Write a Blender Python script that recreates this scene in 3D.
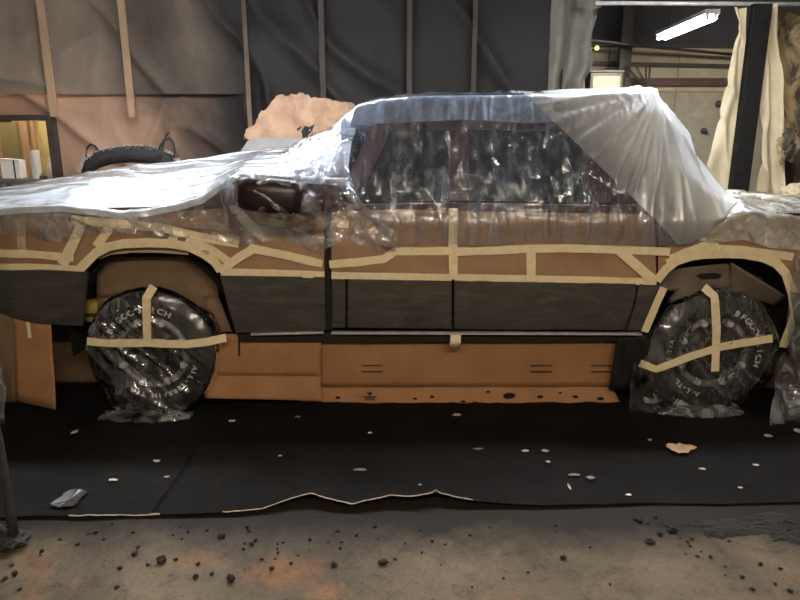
import bpy, bmesh, math, random
from mathutils import Vector, Matrix, noise
random.seed(11)
S = bpy.context.scene
for o in list(bpy.data.objects):
    bpy.data.objects.remove(o, do_unlink=True)
COL = S.collection

# ------------------------------------------------------------------ camera
F, PITCH, CY, CH = 640.0, math.radians(14.0), -3.592, 1.587
cd = bpy.data.cameras.new('camera'); cam = bpy.data.objects.new('camera', cd); COL.objects.link(cam)
cam.location = (0, CY, CH); cam.rotation_euler = (math.radians(90) - PITCH, 0, 0)
cd.sensor_width = 36; cd.lens = 36 * F / 800; cd.clip_start = .05
S.camera = cam
# ------------------------------------------------------------------ world / view
w = bpy.data.worlds.new('world'); S.world = w; w.use_nodes = True
w.node_tree.nodes['Background'].inputs[0].default_value = (.012, .011, .010, 1)
w.node_tree.nodes['Background'].inputs[1].default_value = 1.0
S.view_settings.view_transform = 'Standard'; S.view_settings.look = 'None'
S.view_settings.exposure = 0.0; S.view_settings.gamma = 1; S.view_settings.use_curve_mapping = False
# lamp outputs (the fixtures themselves are built below by fluorescent())
LAMP_HOOD, LAMP_CAM, LAMP_FAR, LAMP_ROOM, FILL_BED = 165, 150, 380, 75, 190
TUBE_COL = (1.0, .92, .80)
TUBE_COOL = (.95, .97, 1.0)

# ------------------------------------------------------------------ layout helpers
cp, sp = math.cos(PITCH), math.sin(PITCH)
def ray(px, py):
    dx, dv = (px - 400) / F, (300 - py) / F
    return Vector((dx, cp + dv * sp, -sp + dv * cp))
def onY(px, py, Y):
    d = ray(px, py); return Vector((0, CY, CH)) + d * ((Y - CY) / d.y)
def onZ(px, py, Z=0.0):
    d = ray(px, py); return Vector((0, CY, CH)) + d * ((Z - CH) / d.z)
def lerp(a, b, t): return a + (b - a) * t
def interp(tab, x):
    if x <= tab[0][0]: return tab[0][1]
    for (a, fa), (b, fb) in zip(tab, tab[1:]):
        if x <= b: return lerp(fa, fb, (x - a) / (b - a))
    return tab[-1][1]
def sstep(a, b, x):
    t = max(0, min(1, (x - a) / (b - a))); return t * t * (3 - 2 * t)
def nz(x, y, z=0.0): return noise.noise(Vector((x, y, z)))
def ridge(x, y, z=0.0, p=3): return max(0.0, 1 - 2.2 * abs(nz(x, y, z))) ** p

# ------------------------------------------------------------------ object helpers
def setp(o, label=None, cat=None, group=None, kind=None):
    if label: o['label'] = label
    if cat: o['category'] = cat
    if group: o['group'] = group
    if kind: o['kind'] = kind
    return o
def empty(name, loc, label, cat, group=None):
    o = bpy.data.objects.new(name, None); o.empty_display_size = .1; COL.objects.link(o); o.location = loc
    return setp(o, label, cat, group)
def link(name, me, m, parent=None, smooth=False):
    if m is not None and not me.materials: me.materials.append(m)
    o = bpy.data.objects.new(name, me); COL.objects.link(o)
    if parent:
        o.parent = parent
        loc = Vector((0, 0, 0)); p = parent
        while p: loc += p.location; p = p.parent
        o.location = -loc            # meshes are written in world coordinates
    if smooth:
        for p_ in me.polygons: p_.use_smooth = True
    return o
def mesh(name, v, f, m, parent=None, smooth=False):
    me = bpy.data.meshes.new(name); me.from_pydata([tuple(q) for q in v], [], f); me.update()
    return link(name, me, m, parent, smooth)
def bmobj(name, bm, m, parent=None, smooth=False):
    bmesh.ops.recalc_face_normals(bm, faces=bm.faces)
    me = bpy.data.meshes.new(name); bm.to_mesh(me); bm.free()
    return link(name, me, m, parent, smooth)
def bm_box(bm, c, s, rot=None, bev=0.0):
    M = Matrix.Translation(c)
    if rot: M = M @ rot.to_4x4()
    M = M @ Matrix.Diagonal((s[0], s[1], s[2], 1))
    r = bmesh.ops.create_cube(bm, size=1, matrix=M)
    if bev:
        es = list({e for v in r['verts'] for e in v.link_edges})
        bmesh.ops.bevel(bm, geom=es, offset=bev, segments=2, affect='EDGES', profile=.6)
def box(name, c, s, m, parent=None, bev=0.004, rot=None):
    bm = bmesh.new(); bm_box(bm, Vector(c), s, rot, bev); return bmobj(name, bm, m, parent)
def bm_tube(bm, pts, r, seg=10, closed=False, cap=True):
    pts = [Vector(p) for p in pts]; n = len(pts); rings = []
    for i, p in enumerate(pts):
        a = pts[i - 1] if (i > 0 or closed) else p
        b = pts[(i + 1) % n] if (i < n - 1 or closed) else p
        t = (b - a).normalized(); up = Vector((0, 0, 1)) if abs(t.z) < .9 else Vector((1, 0, 0))
        s_ = t.cross(up).normalized(); u = s_.cross(t)
        rr = r[i] if isinstance(r, (list, tuple)) else r
        rings.append([bm.verts.new(p + (s_ * math.cos(k * 2 * math.pi / seg) + u * math.sin(k * 2 * math.pi / seg)) * rr) for k in range(seg)])
    for i in range(n if closed else n - 1):
        A, B = rings[i], rings[(i + 1) % n]
        for k in range(seg): bm.faces.new((A[k], A[(k + 1) % seg], B[(k + 1) % seg], B[k]))
    if cap and not closed: bm.faces.new(rings[0][::-1]); bm.faces.new(rings[-1])
def tube(name, pts, r, m, parent=None, seg=10, closed=False):
    bm = bmesh.new(); bm_tube(bm, pts, r, seg, closed); return bmobj(name, bm, m, parent, True)
def lathe(name, prof, c, axis, m, parent=None, seg=48, smooth=True):
    """profile of (radius, height) turned about 'axis' ('Y' or 'Z') through c"""
    v, f = [], []; n = len(prof)
    for k in range(seg):
        a = 2 * math.pi * k / seg
        for r, h in prof:
            if axis == 'Y': v.append((c[0] + r * math.cos(a), c[1] + h, c[2] + r * math.sin(a)))
            else: v.append((c[0] + r * math.cos(a), c[1] + r * math.sin(a), c[2] + h))
    for k in range(seg):
        k2 = (k + 1) % seg
        for i in range(n - 1): f.append((k * n + i, k * n + i + 1, k2 * n + i + 1, k2 * n + i))
    bm = bmesh.new(); me = bpy.data.meshes.new(name); me.from_pydata(v, [], f); bm.from_mesh(me); bpy.data.meshes.remove(me)
    bmesh.ops.remove_doubles(bm, verts=bm.verts, dist=1e-5)
    return bmobj(name, bm, m, parent, smooth)
def sheet_bm(outline, yfun, thick, step=.06):
    """flat outline in (x, z), cut into cells, laid on the surface y = yfun(x, z), given thickness towards -y"""
    bm = bmesh.new(); vs = [bm.verts.new((x, 0, z)) for x, z in outline]; bm.faces.new(vs)
    xs = [p[0] for p in outline]; zs = [p[1] for p in outline]
    for lo, hi, nrm, ax in ((min(xs), max(xs), (1, 0, 0), 0), (min(zs), max(zs), (0, 0, 1), 2)):
        k = max(1, int((hi - lo) / step))
        for i in range(1, k):
            co = [0, 0, 0]; co[ax] = lerp(lo, hi, i / k)
            bmesh.ops.bisect_plane(bm, geom=bm.verts[:] + bm.edges[:] + bm.faces[:], plane_co=co, plane_no=nrm)
    bmesh.ops.triangulate(bm, faces=[f_ for f_ in bm.faces if len(f_.verts) > 4])
    bm.normal_update()
    for f_ in bm.faces:
        if f_.normal.y > 0: f_.normal_flip()
    if thick:
        r = bmesh.ops.extrude_face_region(bm, geom=bm.faces[:])
        nv = set(g for g in r['geom'] if isinstance(g, bmesh.types.BMVert))
        for v in bm.verts:
            v.co.y = yfun(v.co.x, v.co.z) - (thick if v in nv else 0)
    else:
        for v in bm.verts: v.co.y = yfun(v.co.x, v.co.z)
    return bm
def sheet(name, outline, yfun, thick, m, parent=None, step=.06, smooth=True):
    o = bmobj(name, sheet_bm(outline, yfun, thick, step), m, parent, smooth)
    if smooth:
        try: o.data.set_sharp_from_angle(angle=math.radians(40))
        except Exception: pass
    return o
def grid(name, nu, nv, fn, m, parent=None, smooth=True, keep=None, thick=0):
    P = [[Vector(fn(i / nu, j / nv)) for j in range(nv + 1)] for i in range(nu + 1)]
    v, idx, f = [], {}, []
    def vi(i, j):
        if (i, j) not in idx: idx[(i, j)] = len(v); v.append(P[i][j])
        return idx[(i, j)]
    for i in range(nu):
        for j in range(nv):
            if keep and not keep((P[i][j] + P[i + 1][j + 1]) / 2): continue
            f.append((vi(i, j), vi(i + 1, j), vi(i + 1, j + 1), vi(i, j + 1)))
    o = mesh(name, v, f, m, parent, smooth)
    if thick:
        md = o.modifiers.new('thickness', 'SOLIDIFY'); md.thickness = thick; md.offset = 0
    return o
def ribbon_bm(pts, width, yfun, lift=.0, thick=.0012, wob=.002, step=.03):
    """tape along (x, z) points laid over yfun"""
    fine = []
    for a, b in zip(pts, pts[1:]):
        a, b = Vector(a), Vector(b); n = max(1, int((b - a).length / step))
        fine += [a.lerp(b, i / n) for i in range(n)]
    fine.append(Vector(pts[-1])); n = len(fine); bm = bmesh.new(); rows = []; sd = random.random() * 90
    for i, p in enumerate(fine):
        t = (fine[min(i + 1, n - 1)] - fine[max(i - 1, 0)]).normalized(); q = Vector((-t.y, t.x))
        ww = width * (.5 + .05 * nz(i * .35, sd)); row = []
        for off in (ww, 0, -ww):
            s_ = p + q * off
            row.append((s_.x, yfun(s_.x, s_.y) - lift - wob * (nz(s_.x * 14, s_.y * 14, sd) + .5), s_.y))
        rows.append(row)
    top = [[bm.verts.new((x, y - thick, z)) for x, y, z in r] for r in rows]
    bot = [[bm.verts.new(c) for c in r] for r in rows]
    for i in range(n - 1):
        for k in range(2):
            bm.faces.new((top[i][k], top[i][k + 1], top[i + 1][k + 1], top[i + 1][k]))
            bm.faces.new((bot[i][k], bot[i + 1][k], bot[i + 1][k + 1], bot[i][k + 1]))
        bm.faces.new((top[i][0], top[i + 1][0], bot[i + 1][0], bot[i][0]))
        bm.faces.new((top[i][2], bot[i][2], bot[i + 1][2], top[i + 1][2]))
    bm.faces.new((top[0][0], bot[0][0], bot[0][1], bot[0][2], top[0][2], top[0][1]))
    bm.faces.new((top[-1][0], top[-1][1], top[-1][2], bot[-1][2], bot[-1][1], bot[-1][0]))
    return bm

# ------------------------------------------------------------------ materials
def nodes(name):
    m = bpy.data.materials.new(name); m.use_nodes = True; nt = m.node_tree; nt.nodes.clear()
    return m, nt, nt.nodes.new, nt.links.new
def ramp(nt, stops):
    r = nt.nodes.new('ShaderNodeValToRGB'); e = r.color_ramp.elements
    while len(e) < len(stops): e.new(.5)
    for q, (p, c) in zip(e, stops):
        q.position = p; q.color = (*c, 1) if len(c) == 3 else c
    return r
def coords(nt, scale=(1, 1, 1), rot=(0, 0, 0)):
    tc = nt.nodes.new('ShaderNodeTexCoord'); mp = nt.nodes.new('ShaderNodeMapping')
    mp.inputs['Scale'].default_value = scale; mp.inputs['Rotation'].default_value = rot
    nt.links.new(tc.outputs['Object'], mp.inputs[0]); return mp.outputs[0]
def ntex(nt, vec, scale, detail=4, rough=.55, dist=0):
    n = nt.nodes.new('ShaderNodeTexNoise'); n.inputs['Scale'].default_value = scale
    n.inputs['Detail'].default_value = detail; n.inputs['Roughness'].default_value = rough
    n.inputs['Distortion'].default_value = dist; nt.links.new(vec, n.inputs['Vector']); return n.outputs['Fac']
def mixc(nt, fac, a, b, mode='MIX'):
    x = nt.nodes.new('ShaderNodeMix'); x.data_type = 'RGBA'; x.blend_type = mode
    for s_, val in ((x.inputs[0], fac), (x.inputs[6], a), (x.inputs[7], b)):
        if hasattr(val, 'is_output'): nt.links.new(val, s_)
        elif isinstance(val, (int, float)): s_.default_value = val
        else: s_.default_value = (*val, 1)
    return x.outputs[2]
def bump(nt, h, strength, dist=.01, prev=None):
    b = nt.nodes.new('ShaderNodeBump'); b.inputs['Strength'].default_value = strength; b.inputs['Distance'].default_value = dist
    nt.links.new(h, b.inputs['Height'])
    if prev: nt.links.new(prev, b.inputs['Normal'])
    return b.outputs[0]
def principled(nt, col, rough=.6, metal=0, normal=None, spec=.5):
    p = nt.nodes.new('ShaderNodeBsdfPrincipled')
    if hasattr(col, 'is_output'): nt.links.new(col, p.inputs['Base Color'])
    else: p.inputs['Base Color'].default_value = (*col, 1)
    if hasattr(rough, 'is_output'): nt.links.new(rough, p.inputs['Roughness'])
    else: p.inputs['Roughness'].default_value = rough
    p.inputs['Metallic'].default_value = metal
    p.inputs['Specular IOR Level'].default_value = spec
    if normal: nt.links.new(normal, p.inputs['Normal'])
    o = nt.nodes.new('ShaderNodeOutputMaterial'); nt.links.new(p.outputs[0], o.inputs[0]); return p
def mat(name, c1, c2=None, scale=8, rough=.6, metal=0, bmp=.15, bscale=None, stretch=(1, 1, 1), spec=.4, dist=0):
    m, nt, N, L = nodes(name); v = coords(nt, stretch)
    if c2 is None: c2 = tuple(x * .8 for x in c1)
    f = ntex(nt, v, scale, 5, .6, dist); r = ramp(nt, [(.32, c1), (.68, c2)]); L(f, r.inputs[0])
    nb = bump(nt, ntex(nt, v, bscale or scale * 3, 4, .6), bmp, .01) if bmp else None
    principled(nt, r.outputs[0], rough, metal, nb, spec); return m
def emis(name, col, s):
    m, nt, N, L = nodes(name); e = N('ShaderNodeEmission'); e.inputs[0].default_value = (*col, 1); e.inputs[1].default_value = s
    o = N('ShaderNodeOutputMaterial'); L(e.outputs[0], o.inputs[0]); return m
def film(name, tint, opacity, rough=.16, stretch=(9, 9, 2), bscale=3.0, bstr=.5, opvar=.25, gloss=1.0, transl=.5, dist=1.2, fine=.5, lo=.35, hi=.7, grad=None):
    """thin polythene: mostly see-through, hazy, with a gloss and crinkle relief"""
    m, nt, N, L = nodes(name); v = coords(nt, stretch)
    n1 = ntex(nt, v, bscale, 3, .5, dist); v2 = coords(nt)
    n2 = ntex(nt, v2, 16, 3, .6, 2.0)
    nrm = bump(nt, n1, bstr, .03); nrm = bump(nt, n2, bstr * fine, .012, nrm)
    d = N('ShaderNodeBsdfDiffuse'); d.inputs[0].default_value = (*tint, 1); L(nrm, d.inputs['Normal'])
    t = N('ShaderNodeBsdfTranslucent'); t.inputs[0].default_value = (*tint, 1)
    dm = N('ShaderNodeMixShader'); dm.inputs[0].default_value = transl; L(d.outputs[0], dm.inputs[1]); L(t.outputs[0], dm.inputs[2])
    tr = N('ShaderNodeBsdfTransparent'); tr.inputs[0].default_value = (.96, .97, 1, 1)
    a = N('ShaderNodeMapRange'); a.inputs[1].default_value = lo; a.inputs[2].default_value = hi
    a.inputs[3].default_value = max(0, opacity - opvar * .5); a.inputs[4].default_value = min(1, opacity + opvar * .5)
    L(n1, a.inputs[0])  # pale opacity streaks stand in for highlights along the crinkles
    aout = a.outputs[0]
    if grad:                              # painted glow fades in behind the film's front edge
        tc = N('ShaderNodeTexCoord'); dp = N('ShaderNodeVectorMath'); dp.operation = 'DOT_PRODUCT'; L(tc.outputs['Object'], dp.inputs[0]); dp.inputs[1].default_value = (grad[0], 0, grad[1])
        gr = N('ShaderNodeMapRange'); gr.interpolation_type = 'SMOOTHSTEP'; L(dp.outputs['Value'], gr.inputs[0]); gr.inputs[1].default_value = grad[2]; gr.inputs[2].default_value = grad[2] + grad[3]
        gr.inputs[3].default_value = .30; gr.inputs[4].default_value = 1.0
        mu = N('ShaderNodeMath'); mu.operation = 'MULTIPLY'; L(aout, mu.inputs[0]); L(gr.outputs[0], mu.inputs[1]); aout = mu.outputs[0]
    mx = N('ShaderNodeMixShader'); L(aout, mx.inputs[0]); L(tr.outputs[0], mx.inputs[1]); L(dm.outputs[0], mx.inputs[2])
    g = N('ShaderNodeBsdfGlossy'); g.inputs[0].default_value = (.95, .97, 1, 1); g.inputs[1].default_value = rough; L(nrm, g.inputs['Normal'])
    fr = N('ShaderNodeFresnel'); fr.inputs[0].default_value = 1.5; L(nrm, fr.inputs['Normal'])
    ml = N('ShaderNodeMath'); ml.operation = 'MULTIPLY'; ml.use_clamp = True; ml.inputs[1].default_value = 1.9 * gloss; L(fr.outputs[0], ml.inputs[0])
    mg = N('ShaderNodeMixShader'); L(ml.outputs[0], mg.inputs[0]); L(mx.outputs[0], mg.inputs[1]); L(g.outputs[0], mg.inputs[2])
    o = N('ShaderNodeOutputMaterial'); L(mg.outputs[0], o.inputs[0]); return m

M = {}
M['maroon'] = mat('maroon_paint', (.060, .010, .014), (.048, .008, .011), 5, .28, 0, .03, spec=.5)
M['glass'] = mat('dark_glass', (.008, .010, .014), (.012, .014, .018), 3, .08, 0, 0, spec=.6)
M['mirror'] = mat('mirror_housing', (.012, .008, .010), (.03, .014, .014), 9, .35, 0, .1)
M['black'] = mat('black_underbody', (.010, .009, .008), (.016, .014, .012), 12, .75, 0, .2)
M['rubber'] = mat('tyre_rubber', (.012, .011, .011), (.020, .018, .017), 20, .62, 0, .2)
M['white_letter'] = mat('tyre_white', (.72, .70, .66), (.58, .56, .52), 30, .6, 0, .05)
M['clamp'] = mat('clamp_ring_grey', (.26, .25, .24), (.16, .155, .15), 18, .45, .3, .2)
M['ring'] = mat('cast_ring', (.62, .60, .57), (.42, .40, .38), 18, .42, .3, .2)
M['rim'] = mat('dark_rim', (.020, .019, .019), (.04, .038, .036), 14, .4, .4, .15)
M['bolt'] = mat('bolt_steel', (.80, .78, .73), (.6, .58, .55), 30, .4, .3, .1)
M['tape'] = mat('masking_tape', (.80, .67, .44), (.70, .57, .36), 24, .6, 0, .25, 60)
M['tape_brown'] = mat('sheer_tape', (.45, .34, .21), (.37, .27, .16), 24, .6, 0, .25, 60)
M['kraft'] = mat('kraft_paper', (.34, .205, .115), (.26, .155, .086), 5, .72, 0, .35, 9, dist=.8)
M['card'] = mat('cardboard', (.35, .175, .078), (.28, .135, .058), 4, .8, 0, .12, 30)
M['card_dark'] = mat('cardboard_dark', (.19, .115, .066), (.12, .075, .045), 5, .85, 0, .15, 30)  # darker brown version of the cardboard tone
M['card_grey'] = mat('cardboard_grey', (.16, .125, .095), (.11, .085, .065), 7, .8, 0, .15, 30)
M['ink'] = mat('carton_ink', (.05, .026, .016), (.06, .03, .02), 20, .8, 0, 0)
M['seam'] = mat('seam_black', (.006, .006, .006), None, 10, .8, 0, 0)
M['wood'] = mat('bare_wood', (.40, .24, .13), (.30, .17, .09), 3, .75, 0, .2, 20, (6, 6, .5))
M['wood_dark'] = mat('sooted_wood', (.11, .085, .066), (.075, .058, .045), 3, .8, 0, .2, 20, (6, 6, .5))
M['frame_dark'] = mat('dark_frame', (.055, .042, .034), (.035, .027, .022), 8, .6, 0, .15)
M['white'] = mat('white_plastic', (.80, .78, .73), (.72, .70, .66), 10, .45, 0, .05)
M['yellow_wall'] = mat('yellowed_board', (.55, .44, .17), (.46, .37, .14), 3, .8, 0, .1)
M['olive_wall'] = mat('olive_board', (.24, .19, .08), (.19, .15, .06), 3, .8, 0, .1)
M['steel_dark'] = mat('dark_steel', (.050, .046, .044), (.075, .068, .062), 8, .55, .3, .1)
M['rust_steel'] = mat('red_oxide_steel', (.12, .07, .06), (.085, .052, .046), 6, .6, .1, .1)
M['tan_wall'] = mat('tan_panel', (.44, .39, .28), (.36, .31, .22), 2.5, .8, 0, .1)
M['grey_wall'] = mat('grey_block', (.36, .33, .26), (.25, .23, .18), 2.2, .85, 0, .2, dist=1)
M['ceiling'] = mat('sooty_ceiling', (.055, .055, .062), (.035, .035, .040), 2, .9, 0, .1)
M['wall'] = mat('sooty_wall', (.16, .14, .12), (.10, .09, .08), 2, .9, 0, .1)
M['fixture'] = mat('fixture_white', (.7, .7, .68), None, 10, .4, 0, 0)
M['tube'] = None
M['crumb'] = mat('paint_crumb', (.006, .005, .0045), (.014, .010, .008), 60, .8, 0, .6, 120)
M['flake'] = mat('pale_flake', (.55, .52, .47), (.40, .37, .32), 40, .6, 0, .2)
M['tan_flake'] = mat('tan_paper_scrap', (.66, .46, .28), (.50, .33, .19), 25, .7, 0, .4)
M['torn_edge'] = mat('torn_paper_edge', (.36, .28, .20), (.2, .15, .10), 20, .8, 0, .4)
M['tornboard'] = mat('torn_tan_paper', (.27, .165, .105), (.18, .108, .066), 9, .8, 0, .5, 14)
M['greyboard'] = mat('grey_panel', (.20, .195, .19), (.15, .145, .14), 5, .7, 0, .1)
M['scrap_grey'] = mat('grey_scrap', (.045, .043, .042), (.02, .019, .018), 30, .35, 0, .6, 30)
M['pole'] = mat('crusted_black', (.012, .011, .011), (.022, .02, .019), 30, .8, 0, .8, 40)
M['bristle'] = mat('dusty_bristle', (.5, .46, .39), (.3, .27, .22), 40, .8, 0, .3)
M['green'] = emis('green_lamp', (.55, .85, .25), 2.0)
M['yellow_print'] = mat('yellow_label', (.45, .38, .06), (.30, .25, .05), 20, .6, 0, .1)

def cladding_mat():
    m, nt, N, L = nodes('sanded_cladding'); v = coords(nt, (1.2, 1, 5))
    f = ntex(nt, v, 5, 6, .65, .6); r = ramp(nt, [(.3, (.030, .027, .024)), (.55, (.058, .052, .047)), (.78, (.115, .104, .094))]); L(f, r.inputs[0])
    sc = ntex(nt, coords(nt, (2, 2, 24)), 6, 6, .7); s2 = ramp(nt, [(.62, (0, 0, 0)), (.72, (1, 1, 1))]); L(sc, s2.inputs[0])
    c = mixc(nt, s2.outputs[0], r.outputs[0], (.20, .18, .16))
    rr = ramp(nt, [(.3, (.28,) * 3), (.75, (.46,) * 3)]); L(f, rr.inputs[0])
    principled(nt, c, rr.outputs[0], 0, bump(nt, ntex(nt, coords(nt), 26, 4), .06), .5); return m
M['clad'] = cladding_mat()

def concrete_mat():
    m, nt, N, L = nodes('stained_concrete'); v = coords(nt)
    big = ntex(nt, v, 1.4, 6, .62, .5); r = ramp(nt, [(.3, (.054, .042, .028)), (.5, (.100, .078, .052)), (.72, (.165, .130, .087))]); L(big, r.inputs[0])
    ru = ntex(nt, v, 1.1, 5, .65, .8); r2 = ramp(nt, [(.54, (0, 0, 0)), (.72, (.75, .75, .75))]); L(ru, r2.inputs[0])
    c = mixc(nt, r2.outputs[0], r.outputs[0], (.23, .11, .05))
    for (qx, qy, qr, qc) in ((285, 572, .22, (.26, .105, .040)), (200, 560, .16, (.20, .10, .045)), (330, 592, .12, (.30, .13, .05)), (300, 528, .17, (.022, .017, .013)), (250, 522, .12, (.022, .017, .013))):
        q = onZ(qx, qy); tc0 = N('ShaderNodeTexCoord'); mp0_ = N('ShaderNodeMapping'); mp0_.inputs['Location'].default_value = (-q.x, -q.y * 1.6, 0); mp0_.inputs['Scale'].default_value = (1, 1.6, 1)
        L(tc0.outputs['Object'], mp0_.inputs[0]); ln = N('ShaderNodeVectorMath'); ln.operation = 'LENGTH'; L(mp0_.outputs[0], ln.inputs[0])
        ad = N('ShaderNodeMath'); ad.operation = 'MULTIPLY_ADD'; L(ntex(nt, v, 7, 6, .75, .5), ad.inputs[0]); ad.inputs[1].default_value = .36; L(ln.outputs['Value'], ad.inputs[2])
        mr_ = N('ShaderNodeMapRange'); mr_.interpolation_type = 'SMOOTHSTEP'; L(ad.outputs[0], mr_.inputs[0]); mr_.inputs[1].default_value = .18 + qr; mr_.inputs[2].default_value = .10 + qr * .4; mr_.inputs[3].default_value = 0; mr_.inputs[4].default_value = .5 if qc[0] > .1 else .75
        c = mixc(nt, mr_.outputs[0], c, qc)
    md_ = ntex(nt, v, 9, 6, .75, .6); m2 = ramp(nt, [(.28, (.50, .48, .45)), (.5, (1, 1, 1)), (.75, (1.0, 1.0, 1.0))]); L(md_, m2.inputs[0])
    c = mixc(nt, 1.0, c, m2.outputs[0], 'MULTIPLY')
    fn_ = ntex(nt, v, 38, 5, .8); m3 = ramp(nt, [(.30, (.42, .40, .38)), (.46, (1, 1, 1)), (.8, (1, 1, 1))]); L(fn_, m3.inputs[0])
    c = mixc(nt, .8, c, m3.outputs[0], 'MULTIPLY')
    # overspray that has settled on the slab next to the sheeting
    tc = N('ShaderNodeTexCoord'); sx = N('ShaderNodeSeparateXYZ'); L(tc.outputs['Object'], sx.inputs[0])
    a = N('ShaderNodeMath'); a.operation = 'MULTIPLY_ADD'; L(ntex(nt, v, 3.2, 6, .7), a.inputs[0]); a.inputs[1].default_value = .5; L(sx.outputs[1], a.inputs[2])
    o_ = N('ShaderNodeMapRange'); L(a.outputs[0], o_.inputs[0]); o_.inputs[1].default_value = -1.19; o_.inputs[2].default_value = -.93
    c = mixc(nt, o_.outputs[0], c, (.015, .0118, .009))
    sp_ = ntex(nt, v, 70, 3, .75); s2 = ramp(nt, [(.61, (0, 0, 0)), (.65, (1, 1, 1))]); L(sp_, s2.inputs[0])
    msk = ntex(nt, v, 2.2, 4); s3 = ramp(nt, [(.38, (0, 0, 0)), (.55, (.9, .9, .9))]); L(msk, s3.inputs[0])
    mm = mixc(nt, 1.0, s2.outputs[0], s3.outputs[0], 'MULTIPLY')
    c = mixc(nt, mm, c, (.02, .016, .013))
    principled(nt, c, .62, 0, bump(nt, ntex(nt, v, 40, 6, .7), .25, .006), .12); return m
M['concrete'] = concrete_mat()
def blackpaper_mat():
    m, nt, N, L = nodes('black_sheeting'); v = coords(nt)
    f = ntex(nt, v, 3, 6, .7, .6); r = ramp(nt, [(.3, (.0048, .0042, .0037)), (.6, (.0080, .0070, .0062)), (.85, (.020, .0175, .0152))]); L(f, r.inputs[0])
    ds = ntex(nt, v, 55, 3, .7); d2 = ramp(nt, [(.71, (0, 0, 0)), (.76, (1, 1, 1))]); L(ds, d2.inputs[0])
    c = mixc(nt, d2.outputs[0], r.outputs[0], (.05, .045, .04))
    nb = bump(nt, ntex(nt, v, 7, 6, .65, 1.5), .35, .02); nb = bump(nt, ntex(nt, v, 60, 4, .7), .3, .005, nb)
    principled(nt, c, .70, 0, nb, .07); return m
M['blackpaper'] = blackpaper_mat()
def curtain_mat(name, base1, base2, x0, x1, dark=(.016, .014, .0135), rough=.7, amp=1.0):
    """sheeting with black overspray that thickens towards where the sprayer stood"""
    m, nt, N, L = nodes(name); v = coords(nt)
    f = ntex(nt, v, 1.6, 5, .6, .4); r = ramp(nt, [(.3, base1), (.7, base2)]); L(f, r.inputs[0])
    tc = N('ShaderNodeTexCoord'); sx = N('ShaderNodeSeparateXYZ'); L(tc.outputs['Object'], sx.inputs[0])
    a = N('ShaderNodeMath'); a.operation = 'MULTIPLY_ADD'; L(ntex(nt, coords(nt, (1, 1, .6)), 1.1, 5, .6, .7), a.inputs[0]); a.inputs[1].default_value = 1.6 * amp; L(sx.outputs[0], a.inputs[2])
    o_ = N('ShaderNodeMapRange'); o_.interpolation_type = 'SMOOTHSTEP'; L(a.outputs[0], o_.inputs[0]); o_.inputs[1].default_value = x0 + .8 * amp; o_.inputs[2].default_value = x1 + .8 * amp
    c = mixc(nt, o_.outputs[0], r.outputs[0], dark)
    nb = bump(nt, ntex(nt, coords(nt, (1.6, 1.6, .7)), 1.6, 3, .5, .8), .35, .05)
    principled(nt, c, rough, 0, nb, .18); return m
M['curtain_up'] = curtain_mat('grey_film_curtain', (.27, .205, .155), (.22, .168, .126), -3.9, -1.6, dark=(.0095, .008, .0073), rough=.62)
M['curtain_low'] = curtain_mat('kraft_curtain', (.40, .245, .165), (.31, .19, .128), -3.3, -1.9)
M['curtain_edge'] = mat('grey_tan_curtain', (.16, .145, .12), (.075, .068, .058), 3, .7, 0, .5, 5, (2, 2, .7), dist=1)
M['batten'] = curtain_mat('pine_batten', (.44, .29, .18), (.34, .22, .135), -3.4, -1.0, dark=(.040, .031, .026))
M['cream_drape'] = mat('cream_paper', (.72, .62, .42), (.58, .49, .32), 3, .75, 0, .4, 6, dist=.6)
def stained_drape():
    m, nt, N, L = nodes('stained_tan_paper'); v = coords(nt)
    f = ntex(nt, v, 3, 5, .6, .5); r = ramp(nt, [(.3, (.52, .39, .22)), (.7, (.36, .26, .14))]); L(f, r.inputs[0])
    g = ntex(nt, coords(nt, (1.4, 1, .7)), 2.6, 6, .65, .8); s_ = ramp(nt, [(.44, (0, 0, 0)), (.55, (.95, .95, .95))]); L(g, s_.inputs[0])
    c = mixc(nt, s_.outputs[0], r.outputs[0], (.05, .042, .034))
    principled(nt, c, .75, 0, bump(nt, ntex(nt, v, 7, 6, .65, 1), .6, .03), .3); return m
M['stained'] = stained_drape()
M['post'] = mat('black_speckled_post', (.006, .0055, .005), (.016, .014, .013), 14, .65, 0, .3, 30, spec=.2)
M['film_cab'] = film('clear_film_cab', (.62, .75, 1.0), .27, .13, (15, 15, .9), 1.3, 1.0, .36, 1.5, .5, .45, .25, .44, .72)
M['film_hood'] = film('glare_film_hood', (.84, .92, 1.0), .84, .22, (2, 4, 4), 1.4, .25, .3, 1.0, .25)  # lamp glare on the hood film put into its white colour
_a, _b = onY(556, 126, .2), onY(650, 218, .0); _n = Vector((_a.z - _b.z, 0, _b.x - _a.x)).normalized()
M['film_rear'] = film('backlit_film_rear', (.94, .97, 1.0), .88, .3, (3, 3, 2), 1.2, .15, .20, .8, .40, grad=(_n.x, _n.z, _n.x * _a.x + _n.z * _a.z, .32))  # light coming through from behind painted as near-opaque white
M['film_bag'] = film('clear_film_bag', (.80, .78, .74), .035, .10, (8, 3, 3), 2.2, .5, .14, 1.2)
M['film_bed'] = film('crinkled_film_bed', (.86, .84, .74), .62, .2, (5, 5, 5), 2.6, .8, .4, 1.0)
M['film_roof'] = film('blue_sheen_roof', (.58, .73, 1.0), .55, .16, (5, 8, 5), 1.6, .4, .25, 1.2)  # bluish light on the roof band painted as a denser tint
M['film_low'] = film('thin_film_low', (.86, .88, .92), .24, .12, (6, 6, 5), 1.8, .8, .50, 1.3)

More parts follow.
